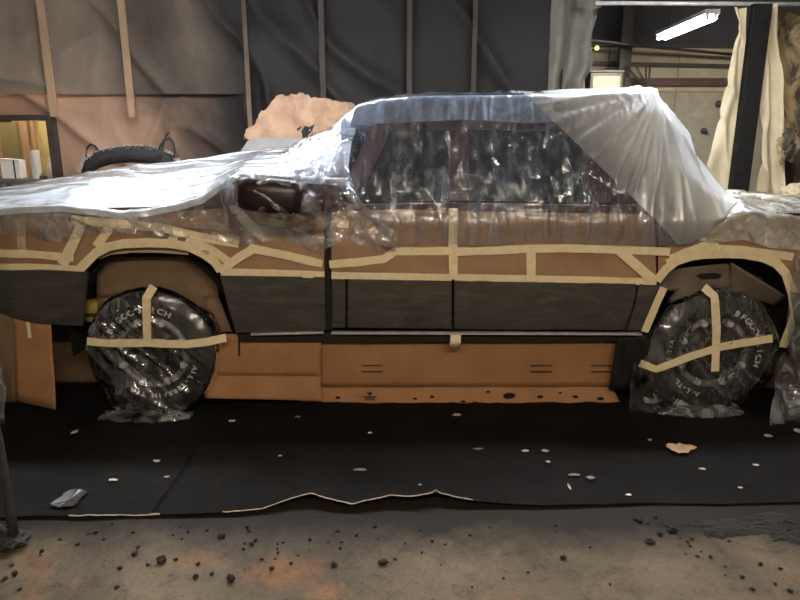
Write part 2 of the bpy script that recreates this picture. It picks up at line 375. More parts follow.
# ------------------------------------------------------------------ room
def struct(name, c, s, m, bev=0):
    return setp(box(name, c, s, m, None, bev), kind='structure')
XL, XR, YF, YB, ZC = -5.2, 6.6, -5.2, 7.6, 3.9
struct('floor', ((XL + XR) / 2, (YF + YB) / 2, -.05), (XR - XL, YB - YF, .1), M['concrete'])
struct('ceiling', ((XL + XR) / 2, (YF + YB) / 2, ZC + .05), (XR - XL, YB - YF, .1), M['ceiling'])
struct('wall_left', (XL - .05, (YF + YB) / 2, ZC / 2), (.1, YB - YF, ZC), M['wall'])
struct('wall_right', (XR + .05, (YF + YB) / 2, ZC / 2), (.1, YB - YF, ZC), M['wall'])
struct('wall_front', ((XL + XR) / 2, YF - .05, ZC / 2), (XR - XL, .1, ZC), M['wall'])
# far wall: grey block below, tan sheet above, dark above the beam
zA, zB = onY(660, 92, YB - .05).z, onY(660, 47, YB - .05).z
wb = struct('wall_back', ((XL + XR) / 2, YB + .05, ZC / 2), (XR - XL, .1, ZC), M['ceiling'])
wx0, wx1 = onY(575, 60, YB).x, onY(770, 60, YB).x
for nme, z0, z1, mm in (('wall_panel', 0.02, zA, 'grey_wall'), ('wall_panel', zA + .01, zB, 'tan_wall')):
    n = 4
    for i in range(n):
        a, b = lerp(wx0 - .6, wx1 + .8, i / n), lerp(wx0 - .6, wx1 + .8, (i + 1) / n)
        box(nme, ((a + b) / 2, YB - .012, (z0 + z1) / 2), (b - a - .012, .024, z1 - z0), M[mm], wb, .004)

# girts and pipes on the far wall
def girt(name, pa, pb, Y, h, d, m, label, cat):
    A, B = onY(*pa, Y), onY(*pb, Y); dx = B - A
    rot = Matrix.Rotation(-math.atan2(dx.z, dx.x), 3, 'Y')
    o = box(name, (A + B) / 2, (dx.length, d, h), m, None, .006, rot); return setp(o, label, cat)
girt('steel_girt', (575, 82), (760, 82), YB - .10, .12, .09, M['rust_steel'], 'red-brown steel beam running low along the far tan wall', 'beam')
girt('steel_girt', (575, 63), (760, 67), YB - .09, .06, .07, M['steel_dark'], 'thin dark steel rail above the red-brown beam on the far wall', 'rail')
girt('steel_girt', (575, 45), (760, 47), YB - .09, .05, .06, M['steel_dark'], 'dark steel rail along the top of the far tan wall', 'rail')
setp(tube('conduit_pipe', [onY(560, 36, 6.2), onY(640, 46, 6.6), onY(770, 58, 7.2)], .022, M['steel_dark']), 'long grey pipe sloping across the far wall below the lit tube', 'pipe')
# dark column with little rail frame at left of the opening
cA, cB = onY(614, 140, 6.9), onY(624, 140, 6.9)
setp(box('steel_column', ((cA.x + cB.x) / 2, 6.95, ZC / 2), (cB.x - cA.x + .02, .12, ZC - .01), M['steel_dark'], None, .006), 'dark steel column standing in front of the far wall', 'column')
rk = empty('rail_frame', onY(640, 90, 6.7), 'thin grey railing frame with a diagonal brace by the dark column', 'railing')
for a, b in (((626, 66), (650, 66)), ((646, 66), (646, 92)), ((628, 68), (642, 84)), ((628, 92), (650, 92)), ((636, 66), (646, 84))):
    tube('rail_bar', [onY(*a, 6.7), onY(*b, 6.7)], .016, M['steel_dark'], rk, 8)
for a, b in (((626, 66), (626, 93)), ((650, 66), (650, 93))):
    A, B = onY(*a, 6.7), onY(*b, 6.7); B = Vector((A.x, 6.7, 0)); tube('rail_post', [A, B], .016, M['steel_dark'], rk, 8)
# pale workbench clutter seen left of the column
bc = onY(605, 82, 6.3)
wbk = empty('wall_cabinet', (bc.x, 6.3, 0), 'pale cream cabinet with dark top edge beside the dark column', 'cabinet')
cz = onY(605, 72, 6.3).z
box('body', (bc.x, 6.45, cz / 2), (.46, .40, cz - .03), M['wall'], wbk, .01)
box('top', (bc.x, 6.45, cz + .005), (.50, .44, .03), M['steel_dark'], wbk, .006)
box('drawer', (bc.x, 6.243, cz - .16), (.40, .02, .2), M['grey_wall'], wbk, .004)
# green glow lamp on the column
gp = onY(597, 48, 5.6)
gl = empty('indicator_lamp', gp, 'small glowing yellow-green lamp at the edge of the dark curtain', 'lamp')
lathe('lens', [(0, -.02), (.022, -.015), (.032, 0), (.028, .02), (0, .03)], (gp.x, gp.y, gp.z), 'Y', M['green'], gl, 16)
tube('bracket', [(gp.x, gp.y + .03, gp.z), (gp.x, YB - .02, gp.z)], .010, M['steel_dark'], gl, 8)
# wall fittings right of the rear film
for (px, py, r_, lab) in ((719, 104, .05, 'small dark round fitting on the far wall, the upper of two'), (704, 131, .04, 'small dark round fitting on the far wall, the lower of two')):
    c = onY(px, py, YB - .05)
    o = lathe('pipe_fitting', [(0, -.09), (r_ * .5, -.09), (r_ * .6, -.05), (r_, -.045), (r_, .0), (r_ * 1.2, .005), (r_ * 1.2, .026), (0, .026)], (c.x, c.y, c.z), 'Y', M['steel_dark'], None, 16)
    setp(o, lab, 'fitting')

# ------------------------------------------------------------------ lamps
def fluorescent(A, B, power, label, ntube=2, gap=.085, col=TUBE_COL):
    A, B = Vector(A), Vector(B); c = (A + B) / 2; d = (B - A).normalized(); s_ = d.cross(Vector((0, 0, 1))).normalized()
    t = empty('fluorescent_lamp', c, label, 'lamp')
    em = emis('tube_glow', col, power); L_ = (B - A).length
    rot = Matrix((d, s_, Vector((0, 0, 1)))).transposed()
    bm = bmesh.new(); bm_box(bm, c + Vector((0, 0, .062)), (L_ + .06, .16, .05), rot, .006); bmobj('housing', bm, M['fixture'], t)
    for k in range(ntube):
        off = s_ * gap * (k - (ntube - 1) / 2)
        tube('glowing_tube', [A + off, B + off], .024, em, t, 12)
        for e in (A, B):
            bm = bmesh.new(); bm_box(bm, e + off + Vector((0, 0, .015)), (.02, .04, .075), rot, .003); bmobj('socket', bm, M['fixture'], t)
    for e in (A.lerp(B, .15), A.lerp(B, .85)):
        tube('hanger_rod', [e + Vector((0, 0, .08)), (e.x, e.y, ZC)], .006, M['steel_dark'], t, 6)
    return t
D1, D2 = 9.1, 7.5
fa, fb = onY(662, 38, CY + D1), onY(711, 18, CY + D2)
fluorescent(fa, fb, LAMP_FAR, 'bright white fluorescent tube lamp glowing in front of the far wall')
fluorescent((-2.5, .85, 2.74), (-.1, .85, 2.74), LAMP_HOOD, 'fluorescent lamp hanging above the truck hood', col=TUBE_COOL)
fluorescent((1.0, .6, 2.9), (2.6, .6, 2.9), FILL_BED, 'added unseen tube lamp brightening the plastic over the truck rear', col=TUBE_COOL)  # added for brightness on the rear cover, out of view
fluorescent((-1.2, -4.4, 3.0), (1.8, -4.4, 3.0), LAMP_CAM, 'fluorescent lamp hanging over the bare concrete', col=(1.0, .86, .66))

# ------------------------------------------------------------------ curtain of sheeting behind the truck
YC = 3.2
cur = empty('masking_curtain', (onY(300, 140, YC).x, YC, 0), 'tall overspray-blackened sheeting curtain with wooden battens behind the truck', 'curtain')
wTL, wBR = onY(-6, 121, YC), onY(60, 180, YC)
def cury(x, z, s=0):
    wx_ = x + .25 * nz(x * .9, z * .9, s + 20); wz_ = z + .3 * nz(x * .8, z * .8, s + 30)
    y = YC + .05 * nz(x * .9, z * .35, s) - .08 * ridge(wx_ * 1.1 + wz_ * .7, wz_ * .3 - wx_ * .25, s + 3, 6) - .03 * ridge(wx_ * 1.7 - wz_ * .9, wz_ * .5, s + 9, 8) * max(0, nz(x * .9, z, 4) + .2)
    return y + .012 * nz(x * 4, z * 1.2, s + 5)
zs_ = onY(100, 88, YC).z; xc0 = XL + .05; xc1 = onY(556, 100, YC).x; xmid = onY(250, 100, YC).x
bat_px = [(40, 55), (121, 133), (245, 249), (322, 323), (410, 409), (475, 473)]
edges = [xc0, onY(-60, 60, YC).x] + [onY((a + b) / 2, 60, YC).x for a, b in bat_px] + [xc1]
inwin = lambda p: not (wTL.x - .5 < p.x < wBR.x and wBR.z - .32 < p.z < wTL.z)
for i in range(len(edges) - 1):
    a, b = edges[i], edges[i + 1]
    has_low = a < xmid - .05
    n = max(8, int((b - a) / .03))
    zl = zs_ - .06 if has_low else .02
    grid('curtain_sheet', n, 70, lambda u, v, a=a, b=b, i=i, zl=zl: (lerp(a - .03, b + .03, u), cury(lerp(a, b, u), lerp(zl, ZC - .02, v), 0) - .03 * math.sin(math.pi * u) * (.3 + .7 * v) - .008 * (i % 2), lerp(zl, ZC - .02, v)), M['curtain_up'], cur)
lo0, lo1 = edges[1] - .4, xmid + .3
for a, b in ((xc0, onY(-60, 60, YC).x), (onY(-62, 60, YC).x, onY(127, 60, YC).x), (onY(126, 60, YC).x, xmid + .15)):
    n = int((b - a) / .025)
    grid('lower_paper_sheet', n, 80, lambda u, v, a=a, b=b: (lerp(a, b, u), cury(lerp(a, b, u), lerp(.02, zs_ + .02, v), 2) + .02 + .06 * v - .05 * math.sin(math.pi * v) * ridge(lerp(a, b, u) * 1.1 + v * .8, v * 2.2, 7, 7), lerp(.02, zs_ + .02 * nz(u * 9, 1), v)), M['curtain_low'], cur, True, inwin)
for k, (a, b) in enumerate(bat_px):
    yb = YC - .085; T = onY(a - (a - 400) * 0, -40, yb); Bt = onY(b, 118, yb)
    x = (onY(a, 0, yb).x + onY(b, 115, yb).x) / 2
    zb = onY(127, [112, 118, 60, 95, 55, 60][k], yb).z if k < 3 else .05
    zb = [onY(55, 118, yb).z, onY(133, 119, yb).z, .05, .05, .05, .05][k]
    wdt = [.075, .07, .045, .055, .05, .045][k]
    bm = bmesh.new(); bm_box(bm, Vector((x, yb - .012, (zb + ZC) / 2)), (wdt, .022, ZC - zb - .02), None, .003)
    bmobj('batten', bm, M['batten'], cur)
# ragged grey-tan strip closing the curtain's right edge
eL, eR = onY(548, 60, YC - .05).x, onY(594, 60, YC - .05).x
def edge_fn(u, v):
    z = lerp(.05, ZC - .02, v); r = eR - .05 * ridge(z * 2.3, 1, 4, 2) + .05 * nz(z * 3, 8) - .12 * sstep(2.35, 1.9, z)
    x = lerp(eL, r, u); return (x, YC - .09 - .05 * math.sin(u * 9 + nz(z, 3) * 3) - .03 * nz(u * 3, z * 3, 2), z)
setp(grid('hanging_sheet', 24, 110, edge_fn, M['curtain_edge']), 'narrow ragged grey-tan sheet hanging at the right edge of the dark curtain', 'sheet')
# upper flap
def flap_fn(u, v):
    z = lerp(onY(590, 12, YC).z, ZC - .05, v); x = lerp(onY(572, 0, YC).x, onY(606, 0, YC).x - .1 * (1 - v) * u, u)
    return (x, YC - .16 - .04 * math.sin(u * 7 + z * 5), z)
setp(grid('hanging_sheet', 14, 20, flap_fn, M['curtain_edge']), 'small dark folded flap hanging above the ragged grey-tan sheet', 'sheet')

# pass-through window in the curtain, with the shelf room behind
fr = empty('window_frame', (wTL.x, YC, wBR.z), 'dark framed pass-through opening at far left with supplies inside', 'window frame')
fx0, fx1, fz0, fz1 = wTL.x - .45, wBR.x + .012, wBR.z - .02, wTL.z + .03
for c, s_ in (((fx1, YC - .05, (fz0 + fz1) / 2), (.055, .12, fz1 - fz0 + .055)), ((fx0, YC - .05, (fz0 + fz1) / 2), (.055, .12, fz1 - fz0 + .055)),
              (((fx0 + fx1) / 2, YC - .05, fz1), (fx1 - fx0 - .056, .12, .055)), (((fx0 + fx1) / 2, YC - .05, fz0), (fx1 - fx0 - .056, .12, .03))):
    box('frame_rail', c, s_, M['frame_dark'], fr, .005)
rm = empty('shelf_bay', (fx0, 3.8, 0), 'shallow yellow-walled bay with studs behind the dark window frame', 'bay')
rx0, rx1 = fx0 - .3, fx1 + .35
box('back_panel', ((rx0 + rx1) / 2, 4.05, (fz0 + fz1) / 2), (rx1 - rx0, .02, 1.4), M['yellow_wall'], rm, 0)
o_ = onY(15, 150, 4.0); o2 = onY(24, 150, 4.0)
box('olive_panel', ((rx0 + o2.x) / 2, 4.02, (fz0 + fz1) / 2), (o2.x - rx0, .02, 1.39), M['olive_wall'], rm, 0)
for px, wd in ((27, .085), (36.5, .03)):
    q = onY(px, 150, 3.99); box('stud', (q.x, 3.985, (fz0 + fz1) / 2), (wd, .045, 1.38), M['wood'], rm, .003)
q = onY(-1, 150, 3.99); box('stud', (q.x, 3.985, (fz0 + fz1) / 2), (.05, .045, 1.38), M['wood'], rm, .003)
zsh = onY(30, 178, 3.55).z
box('side_panel', (rx1, 3.72, (fz0 + fz1) / 2), (.02, .64, 1.4), M['yellow_wall'], rm, 0)
box('shelf_board', ((rx0 + rx1) / 2, 3.60, zsh - .012), (rx1 - rx0 - .04, .74, .024), M['wood_dark'], rm, .003)
box('bay_leg', (rx0 + .05, 3.6, zsh / 2 - .02), (.05, .05, zsh - .02), M['wood_dark'], rm, .003)
box('bay_leg', (rx1 - .05, 3.6, zsh / 2 - .02), (.05, .05, zsh - .02), M['wood_dark'], rm, .003)
fluorescent((rx0 + .2, 3.55, fz1 + .62), (rx1 - .15, 3.55, fz1 + .62), LAMP_ROOM, 'fluorescent lamp above the shelf bay', 1)
# white carton
def sx(px, Y=3.5): return onY(px, 160, Y).x
b0, b1 = sx(2), sx(21); bt = onY(10, 160, 3.5).z
bx = empty('white_carton', ((b0 + b1) / 2, 3.5, zsh), 'small white carton with a dark stripe on the shelf behind the window frame', 'box')
box('carton_body', ((b0 + b1) / 2, 3.52, (zsh + bt) / 2 + .001), (b1 - b0, .12, bt - zsh), M['white'], bx, .004)
sq = sx(15.5); box('stripe', (sq, 3.457, (zsh + bt) / 2), (.014, .004, bt - zsh - .004), M['frame_dark'], bx, 0)
box('carton_flap', ((b0 + b1) / 2, 3.5, bt + .008), (b1 - b0 - .02, .10, .006), M['white'], bx, 0, Matrix.Rotation(.07, 3, 'Y'))
# white roll
r0, r1 = sx(31), sx(40); rt = onY(35, 150, 3.5).z; rr = (r1 - r0) / 2
ro = empty('paper_roll', ((r0 + r1) / 2, 3.5, zsh), 'tall white paper roll standing on the shelf behind the window frame', 'roll')
lathe('roll_paper', [(rr * .35, 0), (rr, 0), (rr, rt - zsh), (rr * .35, rt - zsh), (rr * .35, 0)], ((r0 + r1) / 2, 3.5, zsh), 'Z', M['white'], ro, 24, False)
lathe('core', [(rr * .27, 0.001), (rr * .34, 0.001), (rr * .34, rt - zsh + .004), (rr * .27, rt - zsh + .004), (rr * .27, .001)], ((r0 + r1) / 2, 3.5, zsh), 'Z', M['card'], ro, 16, False)
# spray bottle
c0 = (sx(51), 3.5, zsh); hb = onY(51, 157, 3.5).z - zsh
sb = empty('spray_bottle', c0, 'white spray bottle with slanted neck on the shelf beside the paper roll', 'bottle')
br = (sx(56) - sx(46)) / 2
lathe('bottle_body', [(0, 0), (br * .95, 0), (br, .01), (br, hb * .42), (br * .75, hb * .62), (br * .32, hb * .78), (br * .30, hb * .86), (0, hb * .86)], c0, 'Z', M['white'], sb, 20)
bm = bmesh.new(); bm_box(bm, Vector((c0[0] - .004, 3.5, zsh + hb * .93)), (.05, .022, hb * .13), Matrix.Rotation(.2, 3, 'Y'), .004); hd = bmobj('spray_head', bm, M['white'], sb)
box('trigger', (c0[0] - .03, 3.5, zsh + hb * .78), (.010, .014, hb * .16), M['white'], sb, .002, Matrix.Rotation(.4, 3, 'Y'))
c0 = (sx(44), 3.44, zsh)
cp_ = lathe('spray_gun_cup', [(0, 0), (.035, 0), (.04, .01), (.034, .03), (.02, .038), (.014, .055), (0, .056)], c0, 'Z', M['frame_dark'], None, 16)
setp(cp_, 'small dark lumpy cup on the shelf between roll and bottle', 'cup')
# bench in front of the opening with vertical grey slats
zb_ = onY(30, 180, 2.9).z
bn = empty('work_bench', (fx0 + .3, 2.95, 0), 'low grey bench with a slatted front below the dark window frame', 'bench')
bxa, bxb = fx0 - .1, onY(44, 185, 2.9).x
box('bench_top', ((bxa + bxb) / 2, 2.95, zb_ - .015), (bxb - bxa, .3, .03), M['wood_dark'], bn, .004)
k = 0; x = bxa + .04
while x < bxb - .03:
    box('slat', (x, 2.80, zb_ / 2 - .015), (.045, .016, zb_ - .035), M['greyboard'] if k % 2 else M['wood_dark'], bn, .003); x += .058; k += 1
for x in (bxa + .03, bxb - .03): box('leg', (x, 3.06, zb_ / 2 - .016), (.05, .05, zb_ - .032), M['wood_dark'], bn, .003)

# ------------------------------------------------------------------ bristly arched black roller on a stand
YR = 2.75
rs = empty('bristle_arch', (onY(130, 170, YR).x, YR, 0), 'black arched roll with dusty bristles and wire loops behind the hood', 'roller')
arc = [onY(px, py, YR) for px, py in ((86, 176), (90, 166), (97, 160), (110, 156), (128, 154), (146, 154.5), (160, 157), (170, 162), (175, 170))]
tube('arch_roll', arc, [.045, .065, .075, .078, .08, .082, .084, .075, .05], M['pole'], rs, 12)
tube('end_ball', [onY(158, 160, YR - .05), onY(166, 161, YR - .06), onY(172, 163, YR - .05)], [.05, .075, .05], M['pole'], rs, 12)
bm = bmesh.new()
for k in range(420):
    t = random.random() * .93; j = t * (len(arc) - 1); i = int(j); p = arc[i].lerp(arc[i + 1], j - i)
    tn = (arc[i + 1] - arc[i]).normalized(); n_ = Vector((-tn.z, 0, tn.x)); n_ = -n_ if n_.z < 0 else n_
    a = random.uniform(-1.0, 1.0); dd = (n_ * math.cos(a) + Vector((0, -1 if a > 0 else 1, 0)) * abs(math.sin(a)) + tn * random.uniform(-.35, .35)).normalized()
    p0 = p + dd * .065; p1 = p + dd * random.uniform(.085, .108); q_ = tn * .007
    A, B, C_ = bm.verts.new(p0 - q_), bm.verts.new(p0 + q_), bm.verts.new(p1); D_ = bm.verts.new(p0 + dd.cross(tn) * .006)
    bm.faces.new((A, B, C_)); bm.faces.new((B, D_, C_)); bm.faces.new((D_, A, C_))
setp(bmobj('bristles', bm, M['bristle'], rs), kind='stuff')
for pts in (((87, 166), (86, 156), (87, 148), (91, 144), (95, 146), (100, 153), (102, 158)), ((156, 156), (160, 146), (164, 140), (169, 138), (173, 142), (175, 150), (174, 160)), ((160, 158), (163, 146), (166, 136), (169, 132))):
    tube('wire_loop', [onY(*p, YR - .02) for p in pts], .011, M['pole'], rs, 8)
for px in (94, 168): 
    q = onY(px, 168, YR); tube('stand_leg', [(q.x, YR, q.z), (q.x, YR + .02, 0)], .018, M['steel_dark'], rs, 8)
q0, q1 = onY(94, 168, YR), onY(168, 168, YR)
box('stand_panel', ((q0.x + q1.x) / 2, YR + .02, q0.z / 2 + .15), (q1.x - q0.x, .012, q0.z - .36), M['kraft'], rs, .003)

# ------------------------------------------------------------------ torn tan paper and grey panel behind the hood
YT = 2.5
tp = [(245, 140), (247, 130), (256, 122), (261, 112), (270, 105), (276, 97), (289, 95), (300, 94), (312, 97), (326, 98), (340, 101), (352, 104), (358, 108), (350, 122), (340, 150), (300, 150), (262, 139)]
ol = []
for k in range(len(tp)):
    A, B = onY(*tp[k], YT), onY(*tp[(k + 1) % len(tp)], YT)
    for j in range(4):
        q = A.lerp(B, j / 4); ol.append((q.x + .022 * nz(k * 4 + j, 3.3), q.z + .03 * nz(k * 4 + j, 7.7)))
tb = empty('torn_paper', (onY(300, 140, YT).x, YT, onY(300, 150, YT).z), 'torn tan paper with ragged top edge propped behind the windshield', 'paper')
yt = lambda x, z: YT + .05 * nz(x * 4, z * 4, 5) - .04 * ridge(x * 3 + z * 2, z * 3, 1, 3)
sheet('paper_sheet', ol, yt, .004, M['tornboard'], tb, .03)
hole = [(303, 138), (302, 131), (306, 126), (310, 127), (315, 124), (313, 131), (309, 135), (307, 139)]
sheet('torn_hole', [(onY(a, b, YT).x, onY(a, b, YT).z) for a, b in hole], lambda x, z: yt(x, z) - .0045, .003, M['seam'], tb, .03)
hole = [(297, 129), (302, 126), (301, 129), (298, 131)]
sheet('torn_hole', [(onY(a, b, YT).x, onY(a, b, YT).z) for a, b in hole], lambda x, z: yt(x, z) - .0045, .003, M['seam'], tb, .03)
YG = 2.42
gpx = [(240, 152), (248, 140), (262, 138), (310, 138), (312, 160), (240, 165)]
gp_ = empty('grey_panel', (onY(275, 160, YG).x, YG, 0), 'grey panel leaning below the torn tan paper behind the hood', 'panel')
sheet('panel_face', [(onY(a, b, YG).x, onY(a, b, YG).z) for a, b in gpx], lambda x, z: YG + .02, .015, M['greyboard'], gp_, .2, False)
for px in (250, 305):
    q = onY(px, 158, YG); box('panel_leg', (q.x, YG + .04, q.z / 2), (.04, .03, q.z), M['wood_dark'], gp_, .003)

# ------------------------------------------------------------------ right: rail, black post, paper drapes
YD = 2.7
ra, rb = onY(596, 3.0, YD), onY(900, 4.5, YD)
rl = empty('curtain_rail', (ra.x, YD, ra.z), 'pale metal rail running along the top right above the drapes', 'rail')
tube('rail_tube', [ra, rb], .018, M['ring'], rl, 10)
for t in (.12, .9): q = ra.lerp(rb, t); tube('rail_hanger', [q, (q.x, q.y, ZC)], .006, M['steel_dark'], rl, 6)
zt = onY(750, 8, YD).z
pc = onY(747, 120, YD - .17)
pst = empty('black_post', (pc.x, YD - .17, 0), 'tall black speckled post standing between cream and tan drapes', 'post')
box('post_shaft', (pc.x, YD - .17, zt / 2), (.17, .07, zt), M['post'], pst, .008)
box('post_foot', (pc.x, YD - .17, .01), (.26, .2, .02), M['steel_dark'], pst, .004)
def drape_fn(xl, xr, ztop, zbot, Y, seed, amp=.05, fr=9):
    def fn(u, v):
        z = lerp(zbot, ztop, v); a, b = interp(xl, z), interp(xr, z)
        x = lerp(a, b, u); y = Y - amp * math.sin(u * fr + nz(z * 1.2, seed) * 2.5) - amp * 1.2 * nz(x * 3, z * 2, seed) - .05 * ridge(x * 3 + z, z * 1.7, seed, 3)
        return (x, y, z)
    return fn
def edge(pts, Y):
    return sorted([(onY(a, b, Y).z, onY(a, b, Y).x) for a, b in pts])
xl = edge([(732, 8), (739, 22), (733, 50), (724, 95), (712, 140), (704, 175), (700, 215), (698, 300)], YD)
xr = edge([(746, 8), (745, 60), (742, 215), (742, 300)], YD)
setp(grid('paper_drape', 26, 90, drape_fn(xl, xr, onY(740, 8, YD).z, .05, YD, 2.2, .03, 7), M['cream_drape']), 'cream paper drape flaring out left of the black post', 'drape')
xl = edge([(757, 6), (757, 60), (757, 215), (757, 300)], YD)
xr = edge([(773, 6), (774, 60), (779, 110), (782, 215), (785, 300)], YD)
setp(grid('paper_drape', 20, 90, drape_fn(xl, xr, onY(765, 5, YD).z, .05, YD - .03, 5.1, .04, 8), M['tornboard'] if 0 else M['cream_drape']), 'tan crumpled paper drape hanging just right of the black post', 'drape')
xl = edge([(770, 6), (772, 60), (774, 215), (770, 300)], YD)
xr = edge([(930, 6), (930, 100), (930, 215), (930, 300)], YD)
setp(grid('paper_drape', 70, 110, drape_fn(xl, xr, onY(800, 6, YD).z, .05, YD + .25, 8.4, .09, 16), M['stained']), 'wide tan drape blotched with black stains at the right edge', 'drape')
# crumpled hanging scraps in front of the stained drape
def blob(name, c, s, m, seed, label, cat, sub=4, amp=.35):
    bm = bmesh.new(); bmesh.ops.create_icosphere(bm, subdivisions=sub, radius=1)
    for v in bm.verts:
        n_ = v.co.normalized(); k = 1 + amp * nz(n_.x * 2, n_.y * 2, n_.z * 2 + seed) - amp * .6 * ridge(n_.x * 2.5, n_.y * 2.5 + seed, n_.z * 2.5, 2)
        v.co = Vector((c[0] + n_.x * k * s[0], c[1] + n_.y * k * s[1], c[2] + n_.z * k * s[2]))
    return setp(bmobj(name, bm, m, None, False), label, cat)
blob('crumpled_paper', onY(794, 198, 2.25), (.14, .16, .13), M['cream_drape'], 3, 'crumpled cream paper heap on the truck bed edge at far right', 'paper')
blob('crumpled_paper', onY(781, 212, 2.3), (.10, .14, .08), M['stained'], 6, 'smaller crumpled brown paper lump beside the cream heap', 'paper')
blob('crumpled_paper', onY(788, 146, 2.52), (.10, .07, .16), M['stained'], 9, 'crumpled dark-stained paper bunch hanging on the right drape', 'paper')

# ------------------------------------------------------------------ TRUCK
truck = empty('pickup_truck', (.35, 1.0, 0), 'dark maroon crew-cab pickup truck with grey lower cladding, masked for painting', 'truck')
def ys(x, z):
    b = interp([(.2, .07), (.45, .035), (.62, .012), (.85, 0), (1.02, .002), (1.14, .018), (1.22, .05), (1.30, .10), (1.85, .29)], z)
    return b + .22 * sstep(-2.15, -2.75, x) + .05 * sstep(2.7, 3.1, x)
def side(px, py, off=0.0):
    p = onY(px, py, 0)
    for _ in range(4): p = onY(px, py, ys(p.x, p.z) + off)
    return (p.x, p.z)
def SO(pts, off=0.0): return [side(a, b, off) for a, b in pts]
ARF = [(86, 273), (90, 264), (98, 256), (110, 250), (126, 247), (150, 246), (172, 247), (190, 250), (205, 257), (216, 265), (223, 274)]
ARR = [(657, 282), (664, 273), (674, 265), (688, 260), (704, 258), (722, 257), (742, 258), (760, 261), (774, 267), (783, 277), (788, 291)]
def mirrored(o):                      # the truck's far side
    c = o.copy(); c.data = o.data.copy(); COL.objects.link(c)
    off = o.matrix_basis.translation.copy(); par = o.parent
    wl = Vector((0, 0, 0)); p = par
    while p: wl += p.location; p = p.parent
    for v in c.data.vertices: v.co.y = 2.0 - v.co.y
    c.data.flip_normals(); return c
def tpanel(name, pts, off, thick, m, parent=truck, step=.06, far=True):
    o = sheet(name, SO(pts), lambda x, z: ys(x, z) + off + thick, thick, m, parent, step)
    if far: mirrored(o)
    return o
tpanel('front_fender', [(-14, 269), (40, 271), (86, 273)] + ARF[1:] + [(326, 277), (326, 207), (300, 203), (200, 206), (100, 208), (-10, 206)], 0, .02, M['maroon'])
fd = tpanel('front_door', [(331, 277), (452.3, 279), (452.3, 203), (331, 205)], 0, .02, M['maroon'])
rd = tpanel('rear_door', [(453.6, 279), (655, 282), (654, 206), (453.6, 203)], 0, .02, M['maroon'])
tpanel('bed_side', ARR + [(905, 298), (905, 214), (720, 212), (655, 206), (655.5, 281)], 0, .02, M['maroon'])
# lower cladding, sanded grey
def clad(name, pts, parent, off=-.028, far=True):
    def yf(x, z):
        return ys(x, z) + off + .03
    o = sheet(name, SO(pts, off), lambda x, z: ys(x, z) + off + .03, .03, M['clad'], parent, .05)
    md = o.modifiers.new('soft_edge', 'BEVEL'); md.width = .008; md.segments = 2; md.limit_method = 'ANGLE'; md.angle_limit = math.radians(50)
    if far: mirrored(o)
    return o
clad('front_bumper', [(-22, 268), (40, 270), (87, 272.5), (85, 290), (84, 308), (82, 326), (60, 325), (36, 323), (16, 319), (2, 312), (-22, 306)], truck, -.045)
clad('fender_cladding', [(220, 275.5), (324.5, 277), (326, 330), (236, 333), (228, 306)], truck)
tpanel('door_gap_shade', [(325.5, 206), (332, 206), (332, 331), (325.5, 331)], .012, .004, M['seam'], truck, .3, False)  # black strip painted in for shade in the open door gap
clad('front_door_cladding', [(331.5, 278), (345.8, 278.3), (345.8, 328), (331.5, 328)], truck)
clad('front_door_cladding', [(347.2, 278.3), (452.2, 279.8), (452.2, 329), (347.2, 328)], truck)
clad('rear_door_cladding', [(453.8, 279.8), (637, 283), (636, 296), (632, 312), (625, 330.5), (453.8, 329)], truck)
clad('quarter_cladding', [(638.4, 283), (661, 285), (652, 305), (643, 331), (626.4, 331), (633.5, 312), (637.4, 296)], truck)
clad('bed_cladding', [(790, 292), (905, 300), (905, 350), (800, 345), (794, 318)], truck)
# sill with bright lower strip
tpanel('sill', [(236, 334), (646, 333), (644, 341), (240, 342)], .01, .06, M['black'], truck, .2)
tpanel('sill_strip', [(332, 330.6), (640, 331.8), (640, 333.6), (332, 332.6)], -.034, .03, M['ring'], truck, .2)
tpanel('sill_strip', [(252, 331.6), (324, 329.8), (324, 332), (252, 333.8)], -.034, .03, M['ring'], truck, .2)
# underbody, wells, nose and tail
box('chassis', (.35, 1.0, .62), (5.2, 1.1, .30), M['black'], truck, .02)
xf, xr_ = side(-14, 269)[0], side(905, 298)[0]
FWX, RWX = onY(153, 354, 0).x, onY(712, 353, 0).x
for wx in (FWX, RWX):
    for s_ in (0, 1):
        v, f = [], []; n = 16
        for i in range(n + 1):
            a = math.pi * (i / n) * 1.1 - .05 * math.pi
            for y in (.04, .45): v.append((wx + .50 * math.cos(a), y if not s_ else 2 - y, .42 + .57 * math.sin(a)))
        for i in range(n): f.append((2 * i, 2 * i + 1, 2 * i + 3, 2 * i + 2))
        bm = bmesh.new(); me = bpy.data.meshes.new('t'); me.from_pydata(v, [], f); bm.from_mesh(me); bpy.data.meshes.remove(me)
        bmobj('wheel_liner', bm, M['black'], truck, True)
        box('well_wall', (wx, .46 if not s_ else 1.54, .65), (1.0, .01, .62), M['black'], truck, 0)
def hood_z(x, y):
    t = (x - xf) / (onY(330, 200, .1).x - xf); c = 1 - ((y - 1) / .95) ** 2
    return lerp(1.10, 1.225, max(0, min(1, t)) ** .7) + .055 * c
hx1 = onY(345, 200, .1).x
grid('hood', 30, 24, lambda u, v: (lerp(xf + .02 + .18 * (2 * v - 1) ** 4, hx1, u), lerp(.06, 1.94, v), hood_z(lerp(xf, hx1, u), lerp(.06, 1.94, v)) - .10 * (1 - u) ** 6), M['maroon'], truck, True, None, .012)
box('grille', (xf + .10, 1.0, .86), (.06, 1.5, .44), M['black'], truck, .02)
for y in (.42, 1.58): box('headlamp', (xf + .10, y, .93), (.10, .30, .2), M['glass'], truck, .02)
box('front_bumper_bar', (xf + .05, 1.0, .58), (.16, 1.6, .22), M['clad'], truck, .03)
